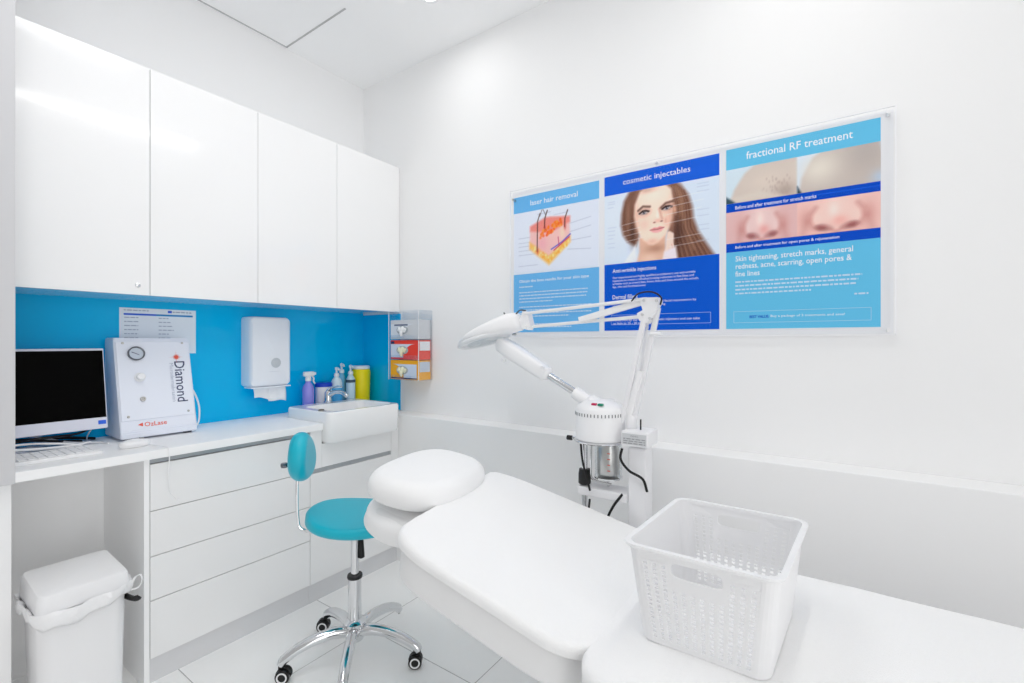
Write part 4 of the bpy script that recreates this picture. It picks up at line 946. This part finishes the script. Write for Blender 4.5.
# ================================================================ facial steamer with trolley column
SYc = -.36
t = thing('facial_steamer', (2.088, SYc, 0), 'white facial steamer on a column stand between the bed and the wall', 'steamer')
obj('column', B(2.062, 2.130, SYc - .040, SYc + .042, .09, .95, bev=.008, seg=3), white_metal, t, True)
for k in range(5):
    a = math.radians(-90 + 72 * k); dx, dy = math.cos(a), math.sin(a)
    bm = tube(bmesh.new(), [(2.088 + dx * .02, SYc + dy * .02, .085), (2.088 + dx * .20, SYc + dy * .20, .065)], [.026, .018], 10, sx=.7)
    lg = obj('leg', bm, white_metal, t, True)
    bm = bmesh.new(); cx, cy = 2.088 + dx * .185, SYc + dy * .185; lathe(bm, [(0, -.012), (.024, -.012), (.024, .012), (0, .012)], (cx, cy, .0245), 20, Matrix.Rotation(PI / 2, 4, 'Y')); cyl(bm, (cx, cy, .03), (cx, cy, .062), .006); obj('castor', bm, black_pl, lg, True)
obj('bracket_shelf', B(1.858, 2.0615, SYc - .05, SYc + .05, .738, .772, bev=.005), white_metal, t)
DX = 1.934
bm = bmesh.new(); lathe(bm, [(0, .960), (.094, .960), (.0975, .964), (.0975, 1.078), (.093, 1.088), (.075, 1.100), (.055, 1.112), (0, 1.117)], (DX, SYc, 0), 48); obj('steamer_head', bm, white_pl, t, True)
v0 = None; slot_m = mat('vent_slot', (120, 122, 126), .6)
for k in range(22):
    a = math.radians(-175 + 8 * k); bm = B(-.0018, .0018, -.0008, .0008, 0, .012)
    bmesh.ops.transform(bm, matrix=Matrix.Translation((DX + .0978 * math.cos(a), SYc + .0978 * math.sin(a), 1.056)) @ Matrix.Rotation(a + PI / 2, 4, 'Z'), verts=bm.verts); obj('vent_slot', bm, slot_m, t)
obj('power_switch', B(1.930, 1.950, SYc - .076, SYc - .060, 1.100, 1.108, bev=.002), red_m, t)
obj('power_switch', B(1.956, 1.976, SYc - .076, SYc - .060, 1.100, 1.108, bev=.002), green_m, t)
bm = bmesh.new(); lathe(bm, [(.100, .9505), (.104, .953), (.104, .957), (.100, .9595), (0, .9595), (0, .9505), (.100, .9505)], (DX, SYc, 0), 48); cyl(bm, (DX - .09, SYc, .955), (1.822, SYc - .03, .955), .005); obj('base_ring', bm, chrome_m, t, True)
bm = bmesh.new(); lathe(bm, [(0, -.010), (.010, -.010), (.010, .010), (0, .010)], (1.815, SYc - .032, .955), 16, Matrix.Rotation(PI / 2, 4, 'Y')); obj('ring_knob', bm, black_pl, t, True)
JC = 1.968
bm = bmesh.new(); lathe(bm, [(0, .826), (.040, .826), (.043, .83), (.043, .925), (.038, .934), (.038, .950), (0, .950)], (JC, SYc, 0), 36); jar = obj('water_jar', bm, steel_m, t, True)
bm = bmesh.new(); lathe(bm, [(.052, .818), (.0525, .948)], (JC, SYc, 0), 36); obj('glass', bm, clear_pl, jar, True)
bm = bmesh.new(); lathe(bm, [(0, .800), (.030, .802), (.055, .812), (.056, .818), (0, .822)], (JC, SYc, 0), 36); obj('jar_tray', bm, chrome_m, t, True)
bm = tube(bmesh.new(), cat([(1.905, SYc - .02, .950), (1.903, SYc - .02, .86), (1.905, SYc - .02, .808), (1.93, SYc - .02, .795), (1.99, SYc - .02, .792)], 5), .0045, 8); cyl(bm, (JC, SYc, .775), (JC, SYc, .803), .005); obj('jar_support', bm, chrome_m, t, True)
for k in range(4):
    bm = bmesh.new(); rectY(bm, JC + .018, JC + .030, SYc - .0525, .850 + .022 * k, .853 + .022 * k); obj('level_mark', bm, red_ink, t)
bm = bmesh.new(); cyl(bm, (1.876, SYc - .02, .60), (1.876, SYc - .02, .952), .0125); obj('side_post', bm, chrome_m, t, True)
bm = bmesh.new(); lathe(bm, [(0, .775), (.020, .775), (.025, .780), (.025, .815), (.022, .836), (.0128, .838), (0, .838)], (1.876, SYc - .02, 0), 24); obj('post_grip', bm, black_pl, t, True)
# steam arm
bm = bmesh.new(); tube(bm, cat([(1.925, SYc, 1.085), (1.880, SYc, 1.105), (1.822, SYc, 1.137)], 5), [.034] * 5 + [.026] * 6, 16); obj('arm_socket', bm, white_pl, t, True)
bm = cyl(bmesh.new(), (1.835, SYc, 1.130), (1.675, SYc, 1.213), .015); obj('arm_tube', bm, chrome_m, t, True)
bm = bmesh.new(); d_ = Vector((1.430 - 1.695, 0, 1.342 - 1.200)).normalized(); up = Vector((-d_.z, 0, d_.x)) * -1; S = []
for s_, h_, wd in ((0, .020, .020), (.012, .031, .030), (.12, .035, .036), (.22, .037, .040), (.28, .034, .038), (.30, .02, .026)):
    c = Vector((1.700, SYc, 1.200)) + d_ * s_
    S.append([c + up * q[0] + Vector((0, 1, 0)) * q[1] for q in superell(h_, wd, 3.5, 24)])
loft(bm, S); obj('steam_nozzle', bm, white_pl, t, True)
bm = bmesh.new()
for p_ in ((1.49, 1.262), (1.693, 1.236)): cyl(bm, (p_[0], SYc - .050, p_[1]), (p_[0], SYc - .034, p_[1]), .008)
obj('nozzle_screw', bm, white_metal, t, True)
cable([(1.868, SYc - .04, .945), (1.885, SYc - .055, .87), (1.917, SYc - .058, .765)], .0045, black_cab, 'black lead crossing in front of the chrome side post', 'steamer_cable')
cable([(1.915, SYc - .056, .73), (1.905, SYc - .045, .68), (1.895, SYc - .03, .60)], .0045, black_cab, 'short black lead below the white bracket of the steamer', 'steamer_cable')
cable([(2.045, SYc - .048, .772), (2.01, SYc - .055, .72), (1.982, SYc - .05, .655), (1.975, SYc - .04, .58)], .005, black_cab, 'black lead curving down from the lower left of the column', 'steamer_cable')
cable([(2.045, SYc - .052, .945), (2.042, SYc - .058, .905), (2.075, SYc - .060, .868), (2.125, SYc - .058, .845), (2.140, SYc - .052, .800)], .005, black_cab, 'black lead curling below the label box of the column', 'steamer_cable')

# ================================================================ magnifying lamp
t = thing('magnifying_lamp', (2.075, SYc, .95), 'white articulated magnifying lamp clamped above the steamer, head tilted left', 'lamp')
obj('bracket_box', B(2.050, 2.150, SYc - .075, SYc + .04, .962, 1.016, bev=.004), white_metal, t)
bm = bmesh.new(); rectY(bm, 2.055, 2.145, SYc - .0755, .968, 1.008); obj('rating_label', bm, mat('label_grey', (206, 208, 210), .6), t)
bm = bmesh.new()
for z in (.975, .983, .991): lines(lambda a, b, c, d: rectY(bm, a, b, SYc - .076, c, d), 2.059, 2.141, z, 1, .01, .0035, 1, seed=int(z * 1000))
text(bm, 'WARNING', MY(2.085, SYc - .076, 1.003), width=.03, height=.006); obj('label_print', bm, grey_pl, t)
bm = bmesh.new(); lathe(bm, [(0, 0), (.020, 0), (.022, .004), (.020, .03), (.016, .05), (0, .05)], (2.062, SYc, 1.014), 24); obj('swivel_post', bm, white_metal, t, True)
bm = cyl(bmesh.new(), (2.105, SYc - .02, 1.012), (2.105, SYc - .02, 1.055), .003); obj('clamp_pin', bm, black_pl, t)
def bar(a, b, wd, name='arm_bar', m=white_metal, dpt=.010):
    a, b = Vector(a), Vector(b); d = (b - a).normalized(); u = Vector((-d.z, 0, d.x))
    return obj(name, loft(bmesh.new(), [[p_ + u * x + Vector((0, y, 0)) for x, y in superell(wd, dpt, 6, 16)] for p_ in (a, b)]), m, t, True)
y_ = SYc
bar((2.028, y_ - .012, 1.035), (2.118, y_ - .012, 1.440), .0095); bar((2.066, y_ + .012, 1.035), (2.160, y_ + .012, 1.470), .0095)
bar((2.050, y_, 1.05), (2.098, y_, 1.235), .013, 'spring_sleeve', white_pl, .012)
bm = bmesh.new()
for k in range(40):
    pass
tube(bm, [(2.098 + .030 * k / 160 * 1 + .006 * math.cos(k * 1.6), y_ + .006 * math.sin(k * 1.6), 1.235 + .20 * k / 160) for k in range(161)], .0014, 5); obj('spring', bm, white_metal, t, True)
bm = loft(bmesh.new(), [[Vector((x, yy, z)) for x, z in ((2.098, 1.425), (2.130, 1.412), (2.150, 1.44), (2.175, 1.49), (2.168, 1.507), (2.120, 1.508), (2.102, 1.495), (2.112, 1.462), (2.09, 1.45))] for yy in (y_ - .020, y_ + .020)])
obj('elbow', bm, white_metal, t)
bar((1.585, y_ - .012, 1.467), (2.125, y_ - .012, 1.503), .0065); bar((1.600, y_ + .012, 1.410), (2.105, y_ + .012, 1.440), .0065)
bar((1.845, y_, 1.432), (2.115, y_, 1.497), .0125, 'spring_sleeve', white_pl, .012)
for a, b in (((2.165, 1.494)), ((2.112, 1.445)), ((2.118, 1.497)), ((2.140, 1.43))):
    bm = cyl(bmesh.new(), (a, y_ - .027, b), (a, y_ + .027, b), .005); obj('pivot_bolt', bm, mat('bolt_grey', (205, 206, 208), .4), t, True)
bm = cyl(bmesh.new(), (2.135, y_, 1.375), (2.175, y_, 1.372), .007); obj('tension_knob', bm, white_pl, t, True)
bm = loft(bmesh.new(), [[Vector((x, yy, z)) for x, z in ((1.575, 1.478), (1.600, 1.476), (1.618, 1.412), (1.605, 1.395), (1.572, 1.402), (1.560, 1.43))] for yy in (y_ - .018, y_ + .018)]); obj('head_joint', bm, white_metal, t)
bm = cyl(bmesh.new(), (1.59, y_ - .026, 1.410), (1.59, y_ + .026, 1.410), .010); cyl(bm, (1.565, y_, 1.435), (1.520, y_, 1.425), .014); obj('tilt_knob', bm, white_pl, t, True)
bm = tube(bmesh.new(), cat([(2.07, y_ - .02, 1.497), (2.10, y_ - .03, 1.523), (2.15, y_ - .03, 1.526), (2.182, y_ - .025, 1.505), (2.178, y_ - .02, 1.478)], 6), .0032, 8); obj('cable', bm, black_cab, t, True)
bm = tube(bmesh.new(), cat([(1.470, y_ - .01, 1.475), (1.488, y_ - .01, 1.455), (1.512, y_ - .015, 1.450), (1.535, y_ - .015, 1.462), (1.560, y_ - .015, 1.482), (1.59, y_ - .014, 1.480)], 6), .0032, 8); obj('cable', bm, mat('lead_grey', (70, 74, 80), .5), t, True)
# lamp head (lofted body, nearly edge on)
a0, a1 = Vector((1.228, y_, 1.326)), Vector((1.560, y_, 1.425)); ax = (a1 - a0).normalized(); up = Vector((-ax.z, 0, ax.x)); L = (a1 - a0).length
bm = bmesh.new(); S = []
for f_, wd, h_, off in ((0, .012, .003, 0), (.03, .045, .009, .001), (.10, .078, .016, .003), (.25, .104, .024, .008), (.42, .110, .030, .012), (.58, .104, .035, .015), (.72, .085, .040, .018), (.85, .062, .044, .018), (.95, .048, .042, .014), (1.0, .030, .030, .010)):
    c = a0 + ax * L * f_ + up * off; S.append([c + up * (q[0]) + Vector((0, q[1], 0)) for q in superell(h_, wd, 2.8, 36)])
loft(bm, S); hd = obj('lamp_head', bm, white_pl, t, True, sharp=60)
bm = bmesh.new(); pts = []
for k in range(41):
    a = 2 * PI * k / 40; c = a0 + ax * (L * .36 + .125 * math.cos(a)) + up * (-.012 + .010 * 0); pts.append(c + Vector((0, .112 * math.sin(a), 0)))
tube(bm, pts, .009, 10, False); obj('bezel', bm, mat('bezel_grey', (226, 227, 229), .3), hd, True)
bm = bmesh.new(); c = a0 + ax * L * .36 - up * .018; pts = [c + ax * .085 * math.cos(2 * PI * k / 36) + Vector((0, .08 * math.sin(2 * PI * k / 36), 0)) for k in range(36)]
pts2 = [q - up * .004 for q in pts]; loft(bm, [pts, pts2]); obj('lens', bm, clear_pl, hd)
# small valve knob near the nozzle tip seen below the head
# wall power point at the ledge behind the pillow: tiny screw cap
bm = bmesh.new(); lathe(bm, [(0, .003), (.006, .003), (.008, 0)], (1.03, -.1305, .70), 12, Matrix.Rotation(PI / 2, 4, 'X')); tag(obj('screw_cap', bm, grey_pl, None, True), 'tiny grey screw cap on the low wall just above the pillow', 'screw cap')
print('OBJECTS', len(bpy.data.objects))
